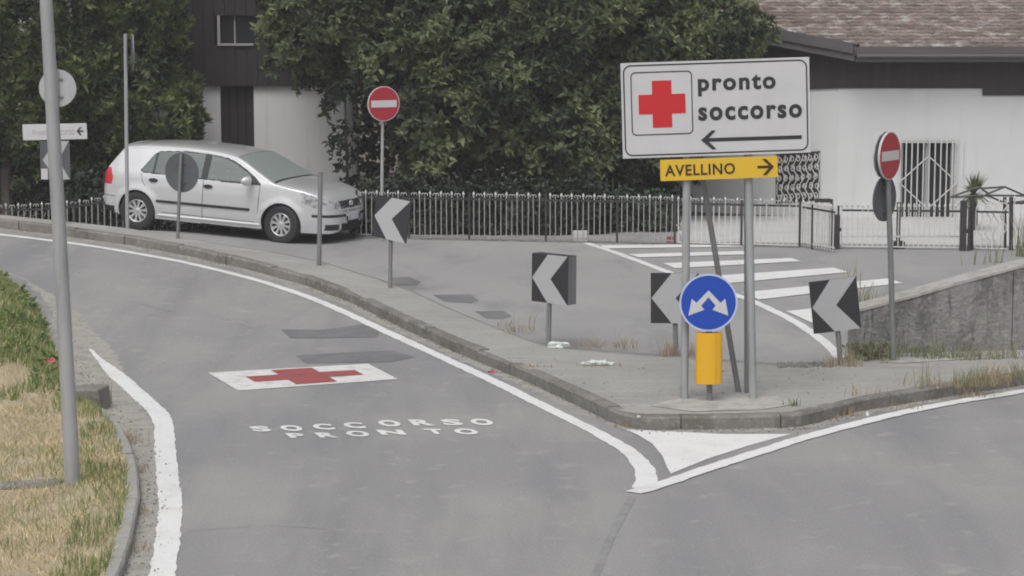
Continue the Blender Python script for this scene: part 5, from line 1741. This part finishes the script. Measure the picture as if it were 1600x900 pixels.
        mo.location = (.74, s * .985, .975)
        MB().tube([(.72, s * .86, .945), (.73, s * .95, .945)], .03, 8).build('mirror_foot', 'car_trim', mo).matrix_parent_inverse = Matrix.Translation((-.74, -s * .985, -.975))
    # sill and lower skirts
    for s in (1, -1):
        MB().tube([(x, s * (side_y(x, .285) - .004), .285) for x in np.linspace(-.92, .92, 14)], .026, 8).build('sill', 'car', body, True)
    # spoiler lip, wiper, aerial
    MB().tube([(-1.685, y_, 1.35 - .03 * (y_ / .55) ** 2) for y_ in np.linspace(-.52, .52, 11)], .02, 8).build('roof_spoiler', 'car', body, True)
    MB().tube([(1.125, y_, .985) for y_ in np.linspace(-.5, .45, 8)], .010, 5).build('wiper', 'car_trim', root)
    # arch lips and liners
    for xa in (-1.289, 1.289):
        for s in (1, -1):
            P = []
            for k_ in range(25):
                a_ = R(-14 + 208 * k_ / 24)
                x, z = xa + .352 * math.cos(a_), .316 + .352 * math.sin(a_)
                P.append((x, s * (side_y(x, max(z, .2)) + .014), max(z, .2)))
            MB().tube(P, .011, 6).build('arch_lip', 'car', body, True)
            v, f = [], []
            for k_ in range(25):
                a_ = R(-14 + 208 * k_ / 24)
                x, z = xa + .354 * math.cos(a_), max(.316 + .354 * math.sin(a_), .2)
                v += [(x, s * .50, z), (x, s * side_y(x, z), z)]
            for k_ in range(24):
                f.append((2 * k_, 2 * k_ + 1, 2 * k_ + 3, 2 * k_ + 2))
            f.append(tuple(2 * k_ for k_ in range(25)))
            link('wheel_arch_liner', mesh('wheel_arch_liner', v, f), root, 'car_under')
    # wheels
    steer = R(-6)
    for xa in (-1.289, 1.289):
        for s in (1, -1):
            wt = MB().lathe([(.186, -.085), (.22, -.100), (.28, -.102), (.308, -.084), (.318, -.05), (.318, .05), (.308, .084), (.28, .102), (.22, .100), (.186, .085), (.186, -.085)], 48).build('tyre', 'tyre', None, True)
            wt.parent = root
            wt.name = 'wheel'
            rim = MB()
            rim.lathe([(.207, -.082), (.198, -.09), (.185, -.084), (.18, -.05)], 48)
            n_sp = 10
            for k_ in range(n_sp):
                a_ = 2 * math.pi * k_ / n_sp
                ca, sa = math.cos(a_), math.sin(a_)
                P = []
                for (r_, hw_, y_) in ((.04, .020, -.072), (.12, .020, -.078), (.185, .030, -.080)):
                    P.append((r_, hw_, y_))
                vv = []
                for (r_, hw_, y_) in P:
                    for sg in (-1, 1):
                        vv.append((r_ * ca - sg * hw_ * sa, y_, r_ * sa + sg * hw_ * ca))
                    for sg in (-1, 1):
                        vv.append((r_ * ca - sg * hw_ * sa, y_ + .03, r_ * sa + sg * hw_ * ca))
                ff = []
                for k2 in range(2):
                    o_ = 4 * k2
                    ff += [(o_, o_ + 1, o_ + 5, o_ + 4), (o_ + 1, o_ + 3, o_ + 7, o_ + 5), (o_ + 2, o_, o_ + 4, o_ + 6)]
                rim.add(vv, ff)
            rim.lathe([(.001, -.085), (.035, -.083), (.055, -.074), (.057, -.05)], 24)
            ro = rim.build('rim', 'rim', wt, True)
            ro.scale = (.91, 1.0, .91)
            bk = MB().lathe([(.205, -.03), (.001, -.025)], 32).build('brake_shadow', 'car_under', wt)
            wt.location = (xa, s * .765, .316)
            wt.rotation_euler = (0, random.uniform(0, 1), (0 if s < 0 else math.pi) + (steer if xa > 0 else 0))
    # interior
    it = MB()
    it.box(-1.6, 1.2, -.72, .72, .24, .30)
    it.box(.75, 1.15, -.70, .70, .55, .93)
    it.box(-1.75, -1.0, -.66, .66, .35, .92)
    it.build('cabin_floor_and_dash', 'interior', root)
    for y_ in (-.36, .36):
        st = MB().box(-.35, .2, y_ - .24, y_ + .24, .30, .55).build('front_seat', 'interior', root)
        bevel(st, .05)
        sb = MB().add([(-.30, y_ - .23, .5), (-.18, y_ - .23, .5), (-.18, y_ + .23, .5), (-.30, y_ + .23, .5), (-.55, y_ - .19, 1.08), (-.45, y_ - .19, 1.08), (-.45, y_ + .19, 1.08), (-.55, y_ + .19, 1.08)],
                      [(0, 1, 2, 3), (4, 7, 6, 5), (0, 4, 5, 1), (1, 5, 6, 2), (2, 6, 7, 3), (3, 7, 4, 0)]).build('seat_back', 'interior', st)
        MB().box(-.57, -.48, y_ - .12, y_ + .12, 1.10, 1.22).build('headrest', 'interior', st)
    MB().lathe([(.17, 0), (.185, .015), (.17, .03), (.155, .015), (.17, 0)], 24).build('steering_wheel', 'car_trim', root).location = (.55, .36, .88)
    root.children[-1].rotation_euler = (0, 0, R(90))
    return root
car = build_car()
# front right wheel contact at (437,380), rear right at (208,~366)
wf = Pz(440, 381, FAR)
YAW = R(-20)
CS = 1.08
NOSE = R(3.1)
off = CS * Vector((1.289 * math.cos(YAW) + .80 * math.sin(YAW), 1.289 * math.sin(YAW) - .80 * math.cos(YAW), 0))
car.location = (wf.x - off.x, wf.y - off.y, FAR + .004)
car.rotation_euler = (0, NOSE, YAW)
car.location.z = FAR + CS * 1.289 * math.sin(NOSE) - .006
car.scale = (CS, CS, CS)
